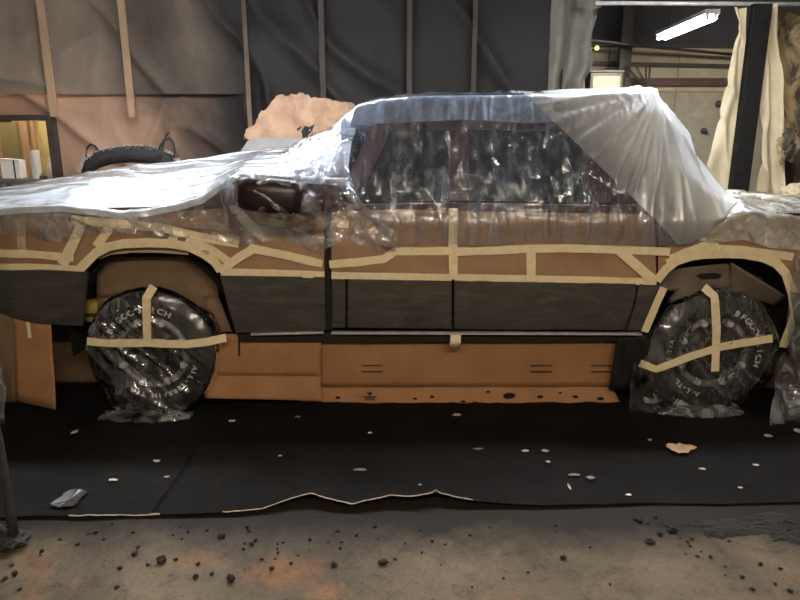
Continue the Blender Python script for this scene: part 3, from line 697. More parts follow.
box('tailgate', (xr_ - .06, 1.0, .85), (.06, 1.84, .56), M['maroon'], truck, .015)
box('rear_bumper_bar', (xr_ + .02, 1.0, .52), (.16, 1.8, .16), M['clad'], truck, .03)
# cab upper: roof, pillars, panes
cab_f, cab_r = onY(385, 150, .2).x, onY(648, 150, .2).x
zr = onY(500, 97, .30).z
def roof_pt(u, v):
    x = lerp(cab_f, cab_r, u); y = lerp(.28, 1.72, v); c = 1 - (2 * v - 1) ** 2
    return (x, y, zr - .03 + .05 * c ** .6 - .05 * (1 - u) ** 4 - .03 * u ** 6)
grid('roof', 24, 20, roof_pt, M['maroon'], truck, True, None, .02)
def green(px, py):                     # point on the cab side glass plane
    return side(px, py)
def cabpoly(name, pts, off, th, m, far=True):
    o = sheet(name, [green(a, b) for a, b in pts], lambda x, z: ys(x, z) + off + th, th, m, truck, .1)
    if far: mirrored(o)
    return o
cabpoly('pillar', [(338, 202), (356, 202), (392, 128), (386, 108), (378, 110)], 0, .03, M['maroon'])
cabpoly('pillar', [(449, 201), (470, 201), (468, 130), (450, 130)], 0, .03, M['maroon'])
cabpoly('pillar', [(588, 202), (662, 206), (652, 130), (646, 104), (572, 130)], 0, .03, M['maroon'])
cabpoly('roof_rail', [(378, 110), (386, 129), (575, 131), (652, 131), (650, 100), (400, 99)], 0, .03, M['maroon'])
cabpoly('side_window', [(357, 201), (448.5, 201), (449.5, 130.5), (392, 129.5)], .012, .008, M['glass'])
cabpoly('side_window', [(470.5, 201), (587, 202), (572, 131), (468.5, 130.5)], .012, .008, M['glass'])
cabpoly('sail_panel', [(652, 206), (725, 212), (655, 112)], .01, .02, M['maroon'])
wsx0 = onY(335, 190, .2).x
mesh('windshield', [(wsx0, .12, 1.235), (wsx0 - .06, 1, 1.27), (wsx0, 1.88, 1.235), (cab_f, 1.72, zr - .07), (cab_f - .03, 1, zr - .02), (cab_f, .28, zr - .07)], [(0, 1, 4, 5), (1, 2, 3, 4)], M['glass'], truck)
mesh('rear_window', [(cab_r + .12, .14, 1.2), (cab_r + .12, 1.86, 1.2), (cab_r, 1.7, zr - .06), (cab_r, .3, zr - .06)], [(0, 1, 2, 3)], M['glass'], truck)
box('bed_cover', ((cab_r + xr_) / 2 + .05, 1.0, 1.13), (xr_ - cab_r - .1, 1.78, .04), M['black'], truck, .01)
# door mirrors
mp0 = onY(270, 196, -.12)
mr = bmesh.new()
bm_box(mr, Vector((mp0.x, -.10, mp0.z)), (.36, .13, .19), Matrix.Rotation(.10, 3, 'Y'), .062)
mr_o = bmobj('door_mirror', mr, M['mirror'], truck, True); mirrored(mr_o)
arm = box('mirror_arm', (mp0.x + .20, -.02, mp0.z - .06), (.16, .07, .07), M['maroon'], truck, .015); mirrored(arm)
# wheels
WR, HZ = .384, .372
def make_wheel(wx, wy, name, a1, a2, sp1, sp2):
    prof = [(.205, .02), (.232, -.010), (.255, -.020), (.300, -.022), (.338, -.008), (.365, .018), (WR, .05), (WR, .25), (.36, .285), (.30, .30), (.22, .29)]
    v, f = [], []; seg = 96; n = len(prof)
    for k in range(seg):
        a = 2 * math.pi * k / seg
        for i, (r, h) in enumerate(prof):
            if i in (5, 6, 7, 8): r -= .010 * ((k // 2) % 2)
            v.append((wx + r * math.cos(a), wy + h, max(.016, HZ + r * math.sin(a))))
    for k in range(seg):
        k2 = (k + 1) % seg
        for i in range(n - 1): f.append((k * n + i, k * n + i + 1, k2 * n + i + 1, k2 * n + i))
    wbm = bmesh.new(); me = bpy.data.meshes.new('t'); me.from_pydata(v, [], f); wbm.from_mesh(me); bpy.data.meshes.remove(me)
    tyre = bmobj('wheel', wbm, M['rubber'], truck, True); tyre['label'] = name
    c = (wx, wy, HZ)
    lathe('rim_dish', [(.212, .03), (.175, .035), (.165, .10), (.12, .125), (.06, .11), (.055, .07), (0, .065)], c, 'Y', M['rim'], tyre)
    lathe('clamp_ring', [(.180, .02), (.180, -.006), (.188, -.014), (.208, -.014), (.214, -.006), (.214, .03)], c, 'Y', M['clamp'], tyre)
    for k in range(5):
        a = 2 * math.pi * k / 5 + .5; d = Vector((math.cos(a), 0, math.sin(a))); R3 = Matrix.Rotation(-a, 3, 'Y')
        bm = bmesh.new(); bm_box(bm, Vector(c) + d * .115 + Vector((0, .075, 0)), (.13, .05, .045), R3, .012); bmobj('spoke', bm, M['rim'], tyre)
    for k in range(8):
        a = 2 * math.pi * (k + .5) / 8; q = Vector((wx + .194 * math.cos(a), wy - .014, HZ + .194 * math.sin(a)))
        bm = bmesh.new()
        r6 = bmesh.ops.create_cone(bm, cap_ends=True, segments=6, radius1=.025, radius2=.017, depth=.026, matrix=Matrix.Translation(q) @ Matrix.Rotation(math.radians(90), 4, 'X'))
        bmobj('bolt', bm, M['bolt'], tyre)
    def word(txt, start, span, size):
        bm = bmesh.new(); n_ = len(txt); sgn = -1
        for i, ch in enumerate(txt):
            if ch == ' ': continue
            cu = bpy.data.curves.new('t', 'FONT'); cu.body = ch; cu.size = size; cu.align_x = 'CENTER'; cu.extrude = .0012; cu.offset = .0009
            to = bpy.data.objects.new('t', cu); COL.objects.link(to)
            bpy.context.view_layer.update()
            me = bpy.data.meshes.new_from_object(to.evaluated_get(bpy.context.evaluated_depsgraph_get()))
            a = math.radians(start - span * i / (n_ - 1)); r = .250
            # local x -> tangent (clockwise), local y -> outward
            d = Vector((math.cos(a), 0, math.sin(a))); t = Vector((math.sin(a), 0, -math.cos(a)))
            for vv in me.vertices:
                rr_ = r + vv.co.y; x_ = vv.co.x * 1.12
                aa = a - x_ / r
                vv.co = (wx + rr_ * math.cos(aa), wy - .0235 - vv.co.z, HZ + rr_ * math.sin(aa))
            bm.from_mesh(me); bpy.data.meshes.remove(me); bpy.data.objects.remove(to); bpy.data.curves.remove(cu)
        me = bpy.data.meshes.new('lettering'); bm.to_mesh(me); bm.free()
        o = link('lettering', me, M['white_letter'], tyre); o['label'] = 'raised white lettering on the tyre sidewall'
    if a1 is not None:
        word('BFGOODRICH', a1, sp1, .046); word('ALL-TERRAIN T/A', a2, sp2, .039)
    return tyre
make_wheel(FWX, .0, 'front wheel with white lettered tyre and bolted silver ring', 149, -20, 85, 100)
make_wheel(RWX, .0, 'rear wheel with white lettered tyre and bolted silver ring', 66, 254, 80, 90)
for wx in (FWX, RWX):
    lathe('wheel', [(0, 2.0), (.2, 1.99), (.30, 2.02), (WR, 1.95), (WR, 1.75), (.3, 1.70), (0, 1.72)], (wx, 0, HZ + .013), 'Y', M['rubber'], truck)
    tube('axle', [(wx, .1, HZ), (wx, 1.75, HZ)], .05, M['black'], truck, 12)

# ------------------------------------------------------------------ masking paper and tape on the truck's side
YP = -.004
yp = lambda x, z: ys(x, z) + YP
def wr(x, z): return ys(x, z) + YP - .006 - .010 * max(0, nz(x * 5, z * 7, 4)) - .010 * ridge(x * 3 + z * 2, z * 5 - x, 8, 4)
def paper(pts, label, cat='masking paper'):
    t = SO(pts); cx = sum(p[0] for p in t) / len(t); cz = min(p[1] for p in t)
    e = empty('masking_paper', (cx, 0, cz), label, cat)
    sheet('paper_sheet', t, wr, .0015, M['kraft'], e, .03); return e
TW = .050
def tape(e, pts, w_=TW, m='tape', lift=.020):
    sm = SO(pts); bm = ribbon_bm(sm, w_, lambda x, z: ys(x, z) + YP - lift, random.random() * .0015)
    bmobj('tape_strip', bm, M[m], e)
p1 = paper([(-12, 266), (40, 268), (84, 269)] + [(a, b - 3) for a, b in ARF[1:-1]] + [(224, 271), (324.5, 274), (324.5, 214), (262, 211), (235, 206), (200, 210), (100, 213), (-8, 210)], 'brown masking paper taped over the front fender above the front wheel')
tape(p1, [(-12, 266), (30, 267), (83, 269.5)], .052)
tape(p1, [(80, 270)] + [(a, b - 4) for a, b in ARF[1:-1]] + [(222, 270)], .050)
tape(p1, [(222, 271), (270, 272), (325, 274)], .042)
tape(p1, [(-10, 251), (30, 253), (76, 257)], .045, lift=.022)
tape(p1, [(85, 221), (77, 240), (65, 264)], .056, lift=.023)
tape(p1, [(74, 219), (110, 222.5), (165, 227), (200, 236), (240, 243)], .048, lift=.024)
tape(p1, [(114, 224), (99, 246)], .05, lift=.023)
tape(p1, [(25, 217), (25, 250)], .05, 'tape_brown', lift=.021)
tape(p1, [(178, 228), (172, 246)], .05, lift=.022)
tape(p1, [(188, 238), (215, 250), (232, 262)], .045, lift=.023)
tape(p1, [(240, 213), (251, 224), (263, 235)], .055, lift=.025)
tape(p1, [(221, 271), (238, 258), (256, 247)], .05, lift=.026)
tape(p1, [(218, 232), (206, 252)], .045, 'tape_brown', lift=.022)
tape(p1, [(250, 247), (285, 254), (323, 263)], .047, lift=.024)
tape(p1, [(270, 221), (285, 223)], .04, lift=.022)
p2 = paper([(332, 274), (451.5, 276), (451.5, 211), (400, 209), (332, 212)], 'brown masking paper taped over the front door')
tape(p2, [(332, 274.5), (400, 275.5), (451.5, 276.5)], .040)
tape(p2, [(330, 263.5), (360, 261), (384, 258), (395, 250.5), (425, 250.5), (451, 250)], .046, lift=.023)
tape(p2, [(336, 222), (349, 224)], .04, lift=.022)
p3 = paper([(454, 276.5), (655, 280), (652, 214), (454, 211)], 'brown masking paper taped over the rear door')
tape(p3, [(454, 276.5), (550, 278), (655, 281)], .040)
tape(p3, [(452, 251), (490, 250), (526, 248), (565, 247.5), (620, 249), (668, 251)], .046, lift=.023)
tape(p3, [(453, 208), (452.5, 240), (453, 278)], .05, lift=.026)
tape(p3, [(530, 249), (530, 277)], .05, lift=.024)
tape(p3, [(618, 250), (634, 264), (651, 279)], .055, lift=.025)
p4 = paper([(657, 280)] + [(a, b - 4) for a, b in ARR[1:-1]] + [(792, 292), (905, 300), (905, 222), (800, 218), (700, 214), (656, 214)], 'brown masking paper taped around the rear wheel arch and bed side')
tape(p4, [(655, 280)] + [(a, b - 4.5) for a, b in ARR[1:-1]] + [(790, 292), (792, 312), (788, 326), (780, 346)], .052)
tape(p4, [(668, 258), (682, 252), (698, 247), (738, 249), (790, 256)], .046, lift=.023)
tape(p4, [(665, 263), (690, 250), (715, 240)], .05, lift=.024)
tape(p4, [(661, 286), (652, 306), (642, 330)], .045, lift=.034)
# grey-edged flange tape seen inside the front arch
tape(p1, [(96, 258), (108, 253), (130, 251), (160, 251), (187, 253)], .030, 'tape_brown', lift=-.035)

# ------------------------------------------------------------------ plastic covers
# hood cover
crest = [(-20, 194), (0, 190), (40, 181), (85, 172.5), (140, 165), (200, 158), (260, 151), (300, 145), (318, 139), (335, 128)]
hz = [(onY(a, b, .95).x, onY(a, b, .95).z) for a, b in crest]
hem = [(-20, 214), (0, 216), (30, 214), (60, 212), (90, 215), (120, 219), (150, 216), (180, 210), (205, 203), (222, 192), (240, 180), (290, 182), (340, 184), (352, 184)]
hemt = [(side(a, b, -.03)[0], side(a, b, -.03)[1]) for a, b in hem]
hx0, hxe = hz[0][0], onY(346, 180, 0).x
def poly_at(pts, t):
    d = [0]
    for a, b in zip(pts, pts[1:]): d.append(d[-1] + (Vector(b) - Vector(a)).length)
    s_ = t * d[-1]
    for i in range(len(pts) - 1):
        if s_ <= d[i + 1] or i == len(pts) - 2:
            k = (s_ - d[i]) / max(1e-6, d[i + 1] - d[i]); return lerp(pts[i][0], pts[i + 1][0], k), lerp(pts[i][1], pts[i + 1][1], k)
def hood_fn(u, v):
    x = lerp(hx0, hxe, u); zt_ = interp(hz, x); zh = interp(hemt, x); zsid = max(zh + .05, min(hood_z(x, .1) + .03, zt_ - .03))
    yn = ys(x, min(1.2, zh)) - .035
    prof = [(yn, zh), (ys(x, 1.15) - .03, lerp(zh, zsid, .7)), (.07 + .1 * sstep(-2.1, -2.6, x), zsid), (.45, lerp(zsid, zt_, .62)), (.95, zt_), (1.5, lerp(zsid, zt_, .7)), (1.95, zsid), (2.05, zh - .12)]
    y, z = poly_at(prof, v)
    z += .012 * nz(x * 3, y * 3, 1) + .010 * ridge(x * 2.2 + y * 4, y * 3 - x, 2, 3) * (1 if v > .1 else .4)
    y -= (.010 * nz(x * 9, z * 9, 3) + .018 * ridge(x * 5 + z * 6, z * 3, 5, 3)) * (1 if y < .3 else 0)
    return (x, y, z)
hc = empty('hood_cover', (-1.5, 1.0, 1.2), 'glossy plastic sheet with lamp glare coloured white, spread over the truck hood', 'plastic sheet')
grid('film', 170, 120, hood_fn, M['film_hood'], hc)
# thin clear film hanging over the fender paper
fh = [(-20, 232), (20, 236), (60, 242), (110, 232), (150, 236), (200, 238), (240, 246), (280, 240), (320, 252), (345, 240), (380, 252), (396, 252)]
fht = [(side(a, b, -.04)[0], side(a, b, -.04)[1]) for a, b in fh]
tft = [(side(a, b, -.03)[0], side(a, b, -.03)[1]) for a, b in hem[:8] + [(205, 200), (222, 184), (240, 172), (290, 170), (330, 172), (352, 196), (398, 240)]]
def low_fn(u, v):
    x = lerp(fht[0][0], fht[-1][0], u); z = lerp(interp(fht, x), interp(tft, x) + .025, v)
    y = ys(x, min(z, 1.2)) - .034 - .17 * math.exp(-((x - mp0.x) / .26) ** 4 - ((z - mp0.z) / .17) ** 4) - .014 * ridge(x * 4 + z * 7, z * 4 - x * 2, 3, 3) - .008 * nz(x * 12, z * 12, 2) + .006 * v
    return (x, y, z)
fl = empty('fender_film', (-1.5, -.03, .95), 'thin clear wrinkled plastic hanging below the hood sheet over brown paper', 'plastic sheet')
grid('film', 220, 50, low_fn, M['film_low'], fl)
# cab cover
top = [(296, 150), (318, 139), (332, 127), (345, 114), (358, 104), (380, 98.5), (415, 95), (470, 94), (540, 93.5), (600, 92), (640, 89.5), (655, 87), (662, 93), (676, 110), (690, 129), (703, 147), (715, 165), (722, 180), (727, 194)]
ctt = []
for a, b in top:
    Y_ = (.30 if b < 138 else .8) if a < 600 else (.28 if a < 660 else (.20 if a < 700 else .04))
    p = onY(a, b, Y_); ctt.append((p.x, p.z))
chem = [(296, 182), (335, 186), (352, 200), (372, 222), (396, 248), (430, 243), (480, 246), (530, 242), (580, 243), (620, 246), (660, 246), (690, 243), (708, 232), (722, 212), (728, 200)]
cht = [side(a, b, -.045) for a, b in chem]
cx0, cx1 = ctt[0][0], ctt[-1][0]
CORN = (onY(655, 88, .3).x, onY(655, 88, .3).z)
def cab_sec(x):
    zt_ = interp(ctt, x); zh = min(interp(cht, x), zt_ - .02)
    k = sstep(1.22, 1.75, zt_); ye = lerp(.10, .26, k); belt = min(1.18, zt_ - .06); belt = max(belt, zh + .01)
    bul = .03 + .05 * sstep(cab_r - .35, cab_r + .15, x)
    return [(ys(x, min(zh, 1.15)) - .042, zh), (ys(x, 1.1) - .045 - bul * .4, lerp(zh, belt, .8)), (lerp(.03, ye, .30) - bul, lerp(belt, zt_, .38)), (lerp(.04, ye, .78) - bul * .6, lerp(belt, zt_, .8)), (ye, zt_ - .012), (ye + .12, zt_ + .008), (1.0, zt_ + .03), (2 - ye - .12, zt_ + .008), (2 - ye, zt_ - .02), (1.97, belt), (2.04, min(zh, belt) - .05)]
def cab_pt(u, v, out=0.0, sd=0, hf=1.0):
    x = lerp(cx0, cx1, u)
    y, z = poly_at(cab_sec(x), v)
    near = 1 if y < .5 else 0
    hfade = sstep(1.0, 1.2, z) * .7 + .3
    d = .012 * hf * ridge(x * 7 + .4 * z, z * 1.1 + x * .3, 2 + sd, 3) + .009 * hf * ridge(x * 13 - z * 1.5, z * 1.6, 6 + sd, 3) + .008 * nz(x * 4, z * 4, y * 4 + sd)
    # folds raying out from the roof's rear corner
    ax, az = x - CORN[0], z - CORN[1]; r = math.hypot(ax, az); ang = math.atan2(az, ax)
    d += .022 * ridge(ang * 6.5, r * .6, 11 + sd, 3) * sstep(1.3, .25, r) * sstep(.04, .2, r)
    if near: y -= d * hfade + out
    else: z += .6 * d + .012 * nz(x * 3, y * 3, 4) + out * .5
    return (x, y, z)
cc = empty('cab_cover', (.6, 1.0, 1.0), 'clear bluish wrinkled plastic sheet draped over the truck cab', 'plastic sheet')
grid('film', 300, 150, lambda u, v: cab_pt(u, v), M['film_cab'], cc)
def roof_layer(u, v):
    u_ = lerp(.13, .62, u); x = lerp(cx0, cx1, u_); sec = cab_sec(x)
    d = [0]
    for a, b in zip(sec, sec[1:]): d.append(d[-1] + (Vector(b) - Vector(a)).length)
    v0 = lerp(d[3], d[4], -.15 + .25 * nz(x * 2, 4)) / d[-1]; v1 = d[8] / d[-1]
    return cab_pt(u_, lerp(v0, v1, v), .010, 0)
grid('roof_sheen', 150, 80, roof_layer, M['film_roof'], cc)  # added layer that carries the roof band's painted bluish light
# added layer over the cab rear, back-lit glow in its colour; diagonal front edge
e0, e1 = onY(556, 126, .2), onY(650, 218, .0)
def behind(p):
    t = (p.z - e0.z) / (e1.z - e0.z); xe = lerp(e0.x, e1.x, max(-.6, min(1.1, t)))
    return p.x > xe + .02 * nz(p.z * 6, p.y * 3, 2) and p.y < 1.9
rc = empty('rear_cover', (1.6, 1.0, 1.0), 'added milky plastic layer, back-lit glow in its colour, over the cab rear', 'plastic sheet')
ro_ = grid('film', 240, 150, lambda u, v: cab_pt(lerp(.40, 1, u), v, .020, 0, .35), M['film_rear'], rc)
bm = bmesh.new(); bm.from_mesh(ro_.data); ed = (e1 - e0)
bmesh.ops.bisect_plane(bm, geom=bm.verts[:] + bm.edges[:] + bm.faces[:], plane_co=(e0.x, 0, e0.z), plane_no=(-ed.z, 0, ed.x), clear_inner=True)
bm.to_mesh(ro_.data); bm.free()
# bed film: crinkled cream plastic over the bed side
bt_ = [(690, 228), (705, 219), (722, 207), (745, 211), (775, 214), (800, 217), (905, 224)]
bh_ = [(690, 240), (720, 243), (745, 240), (770, 248), (800, 250), (905, 262)]
btt = [(onY(a, b, .1).x, onY(a, b, .1).z) for a, b in bt_]; bht = [side(a, b, -.04) for a, b in bh_]
def bed_fn(u, v):
    x = lerp(btt[0][0], btt[-1][0], u); zt_ = interp(btt, x) + .035 * sstep(btt[1][0], btt[2][0] + .1, x); zh = interp(bht, x)
    y, z = poly_at([(ys(x, zh) - .035, zh), (ys(x, 1.1) - .03, lerp(zh, zt_, .7)), (.10, zt_), (.5, zt_ + .02), (1.5, zt_ + .02), (1.95, zt_), (2.03, zh)], v)
    d = .03 * ridge(x * 4 + z * 5, z * 4 - x + y * 3, 1, 2) + .015 * nz(x * 9, y * 9, z * 9)
    if y < .12: y -= d
    z += d * .8 * sstep(zh, zh + .1, z); return (x, y, z)
bc_ = empty('bed_cover_film', (2.2, 1, 1.1), 'crinkled cream plastic film over the truck bed at right', 'plastic sheet')
grid('film', 110, 110, bed_fn, M['film_bed'], bc_)
# clear film hanging down behind the rear arch to the floor
def hang_fn(u, v):
    xa = onY(786, 300, -.05).x; x = lerp(xa, xa + .75, u); z = lerp(.01, .98, v)
    x -= .10 * sstep(.3, .0, z) * (1 - u) + .02 * nz(z * 5, 2)
    y = -.055 - .05 * ridge(x * 5 + z * .6, z * 1.2, 2, 2) - .03 * nz(x * 6, z * 3, 1) - .12 * sstep(.25, 0, z)
    return (x, y, z)
hg = empty('hanging_film', (2.6, -.06, 0), 'clear plastic film hanging to the floor behind the rear wheel', 'plastic sheet')
grid('film', 60, 70, hang_fn, M['film_low'], hg)
def hang2(u, v):
    xa = onY(-40, 300, -.1).x; xb = onY(14, 390, -.1).x; x = lerp(xa, xb, u); z = lerp(.006, .52, v); x -= .06 * v * u
    y = -.10 - .04 * ridge(x * 6 + z, z * 1.5, 3, 2) - .03 * nz(x * 7, z * 4, 6) - .08 * sstep(.2, 0, z); return (x, y, z)
hg2 = empty('hanging_film', (-2.5, -.1, 0), 'clear plastic film hanging to the floor below the front bumper', 'plastic sheet')
grid('film', 40, 50, hang2, M['film_low'], hg2)

# ------------------------------------------------------------------ wheel bags with tape crosses
def wheel_bag(wx, label, skirt, seed, tapes):
    e = empty('wheel_bag', (wx, 0, 0), label, 'plastic bag')
    def rad(a):
        r = WR + .012 + .010 * nz(math.cos(a) * 2, math.sin(a) * 2, seed)
        lo = sstep(-.55, -.95, math.sin(a)); return r, lo
    def fn(u, v):
        a = u * 2 * math.pi; r, lo = rad(a); ca, sa = math.cos(a), math.sin(a)
        R_, y = poly_at([(0, -.040), (.20, -.045), (.31, -.042), (r - .02, -.018), (r, .03), (r + .002, .20)], v)
        x, z = wx + R_ * ca, HZ + R_ * sa
        k = v * lo                                        # skirt spreads out on the floor
        x += skirt[0] * k + (x - wx) * .12 * k; y -= skirt[1] * k * (1 if v > .35 else v / .35)
        d = .016 * ridge(x * 5 + z * 4.5, z * 1.2 - x * 1.2, seed, 3) + .012 * ridge(x * 9 + z * 9, z * 2 - x * 2, seed + 4, 3) + .006 * nz(x * 9, z * 9, seed)
        y -= d * (1 if v < .8 else .5)
        return (x, y, max(z, .016 + .018 * abs(nz(x * 14, y * 14, seed)) * lo))
    grid('bag_film', 160, 46, fn, M['film_bag'], e)
    # bunched skirt on the floor
    def sk(u, v):
        a = lerp(-math.pi * .80, -math.pi * .20, u); x0 = wx + (WR + .02) * math.cos(a) * .80 + skirt[0]
        y0 = -.02 - skirt[1] - .05 * math.sin(u * math.pi)
        t = v * math.pi; x = x0 + .02 * nz(u * 9, v * 3, seed); 
        z = .008 + (.045 + .02 * nz(u * 7, 3, seed)) * math.sin(t) * math.sin(math.pi * min(1, max(0.02, u))) ** .4; y = y0 + .055 * math.cos(t) * -1 + .012 * nz(u * 22, v * 4, seed)
        return (x, y + .03, max(.004, z + .008 * ridge(u * 14, v * 3, seed, 2)))
    grid('bag_hem', 60, 12, sk, M['film_low'], e)
    for pts in tapes:
        P = [onY(a, b, -.06) for a, b in pts]; pl = [(q.x, q.z) for q in P]
        def yb(x, z):
            r = math.hypot(x - wx, z - HZ); return -.064 + .5 * max(0, r - .35)
        bmobj('tape_strip', ribbon_bm(pl, .047, yb, random.random() * .003, .0012, .003), M['tape'], e)
    return e
wheel_bag(FWX, 'clear plastic bag taped over the front wheel', (-.03, .10), 2.0, [[(152, 287), (147, 298), (147, 320), (148, 344)], [(87, 341), (110, 343), (150, 342.5), (185, 344), (224, 340)]])
rbag = wheel_bag(RWX, 'clear plastic bag taped over the rear wheel', (-.05, .03), 7.0, [[(706, 288), (714, 296), (716, 330), (714.5, 371)], [(642, 365), (656, 369), (690, 356), (722, 346), (772, 338)]])
def side_gather(u, v):                    # loose bag corner pulled to the left of the rear wheel
    x = lerp(onY(633, 390, -.05).x, RWX - .2, u); z = lerp(.006, .30 + .28 * u, v); return (x, .0 - .05 * math.sin(u * 2.6) - .02 * ridge(x * 8 + z * 5, z * 3, 4, 2), z)
grid('bag_film', 30, 24, side_gather, M['film_bag'], rbag)

# ------------------------------------------------------------------ cardboard
def carton(name, rows, m, label, parent=None, nu=24, th=.005, rag=0.0, wob=.01, seed=1.0):
    """rows: list of (left px, right px, Y) from top to bottom; an upright board that may fold"""
    e = empty(name, (0, 0, 0), label, 'cardboard'); R_ = [(onY(*l, Y), onY(*r, Y)) for l, r, Y in rows]
    e.location = (R_[-1][0] + R_[-1][1]) / 2; e.location.z = 0
    for i in range(len(R_) - 1):
        (a, b), (c, d) = R_[i], R_[i + 1]; last = i == len(R_) - 2
        def fn(u, v):
            p = a.lerp(b, u).lerp(c.lerp(d, u), v); p = p.copy()
            p.y += wob * nz(p.x * 3, p.z * 3, seed); 
            if last and v > .5 and rag: p.z += rag * nz(p.x * 14, 1, seed) * v; p.y += rag * nz(p.x * 9, 5, seed)
            p.z = max(p.z, .0085); return p
        o = grid('board' if not i else 'folded_flap', nu, 8, fn, m, e, True); md = o.modifiers.new('thickness', 'SOLIDIFY'); md.thickness = th; md.offset = 0
    return e
c1 = carton('cardboard_sheet', [((318, 334), (632, 334), .13), ((318, 387), (612, 387), .16), ((298, 403.5), (620, 402.5), .10)], M['card'], 'long orange-brown cardboard sheet standing under the truck doors', nu=60, rag=.012, seed=2)
def mark(px, py, wpx, hpx, Y, par, m=M['ink']):
    a, b = onY(px - wpx / 2, py - hpx / 2, Y), onY(px + wpx / 2, py + hpx / 2, Y)
    box('printed_mark', ((a.x + b.x) / 2, Y, (a.z + b.z) / 2), (b.x - a.x, .003, a.z - b.z), m, par, 0)
for px in (372, 541, 602):
    for dy in (365.5, 371.5): mark(px, dy, 21, 1.0, .135, c1)
p_ = onY(369.5, 393, .12)
for k, (py, wd) in enumerate(((397, 13), (399.5, 10))): mark(370, py, wd, 1.1, .10, c1)
sheet('printed_mark', [(onY(a, b, .115).x, onY(a, b, .115).z) for a, b in ((367, 392), (373, 392), (370, 396))], lambda x, z: .113, .003, M['ink'], c1, .2, False)
for (px, py, r_) in ((509, 395, 4.5), (463, 401, 2), (432, 396, 1.6), (540, 396, 2.2), (488, 391, 1.5), (575, 396, 2), (338, 397, 1.8), (415, 398, 1.6), (600, 398, 2.6), (560, 392, 1.2)):
    a = onY(px, py, .108); n = 9
    ol = [(a.x + r_ * .0062 * (1 + .5 * nz(k, px)) * 1.4 * math.cos(k * 2 * math.pi / n), a.z + r_ * .0062 * (.7 + .4 * nz(k, py)) * math.sin(k * 2 * math.pi / n)) for k in range(n)]
    sheet('paint_spatter', ol, lambda x, z: .106 - .006 * (px > 9), .004, M['seam'], c1, .3, False)
c2 = carton('cardboard_sheet', [((205, 334), (321, 334), .09), ((205, 375), (321, 376), .085), ((205, 398), (322, 401), .035)], M['card'], 'shorter cardboard sheet with folded lower flap behind the front wheel', seed=4)
carton('cardboard_sheet', [((44, 310), (130, 306), .42), ((44, 388), (130, 390), .45)], M['card_dark'], 'dark brown cardboard standing behind the front wheel bag', seed=6)
c4 = carton('cardboard_sheet', [((14, 316), (51, 322), -.0), ((17, 401), (56, 410), -.03)], M['card'], 'narrow cardboard flap standing on end under the front bumper', nu=10, seed=8)
bmobj('tape_strip', ribbon_bm([(onY(28, 322, -.02).x, onY(28, 322, -.02).z), (onY(30, 338, -.02).x, onY(30, 338, -.02).z)], .02, lambda x, z: -.02), M['tape'], c4)
carton('cardboard_sheet', [((-30, 312), (16, 314), .03), ((-30, 402), (17, 402), .03)], M['card_dark'], 'dark brown cardboard beside the narrow flap at far left', nu=8, seed=9)
c5 = carton('cardboard_sheet', [((97, 257), (214, 256), .20), ((97, 297), (219, 297), .20), ((100, 330), (232, 332), .14)], M['card_dark'], 'brown cardboard filling the front wheel arch above the tyre', nu=16, seed=12)
yl = empty('yellow_can', onY(93, 308, .18), 'yellow printed can wedged in the front wheel arch', 'can')
q = onY(93, 312, .2)
lathe('can_body', [(0, 0), (.045, 0), (.048, .006), (.048, .12), (.044, .127), (0, .128)], (q.x, .2, q.z - .05), 'Z', M['yellow_print'], yl, 20)
lathe('can_band', [(.0487, .03), (.0487, .055)], (q.x, .2, q.z - .05), 'Z', M['frame_dark'], yl, 20)
c6 = carton('cardboard_sheet', [((662, 270), (731, 263), .10), ((658, 291), (731, 288), .14)], M['card_grey'], 'grey-brown cardboard with a hand slot filling the rear wheel arch', nu=14, seed=14)
sl = [(696, 276), (700, 273.6), (716, 273), (722, 275), (719, 278.5), (702, 279.6)]
sheet('hand_slot', [(onY(a, b, .108).x, onY(a, b, .108).z) for a, b in sl], lambda x, z: .108, .003, M['seam'], c6, .3, False)
carton('cardboard_sheet', [((731, 262), (786, 296), .06), ((729, 290), (774, 306), .16)], M['card_grey'], 'slanted grey-brown cardboard flap at the right of the rear wheel arch', nu=10, seed=16)
carton('cardboard_sheet', [((742, 262), (792, 280), .30), ((742, 400), (800, 402), .34)], M['card_dark'], 'dark cardboard standing behind the rear wheel', nu=12, seed=17)
carton('cardboard_sheet', [((617, 337), (648, 334), .045), ((609, 389), (640, 388), .06)], M['post'], 'black board hanging in front of the rear wheel', nu=8, seed=18)  # plain black board
# small tape tab hanging from the sill
tt = empty('tape_tab', onY(454, 350, -.04), 'small curled tan tape tab hanging below the door sill', 'tape')
grid('tab', 6, 10, lambda u, v: (lerp(onY(449, 344, -.05).x, onY(460, 344, -.05).x, u) + .01 * v, .03 - .06 * math.sin(v * 2.4), lerp(onY(450, 352, -.04).z, onY(450, 336, -.04).z, v)), M['tape'], tt, True, None, .002)

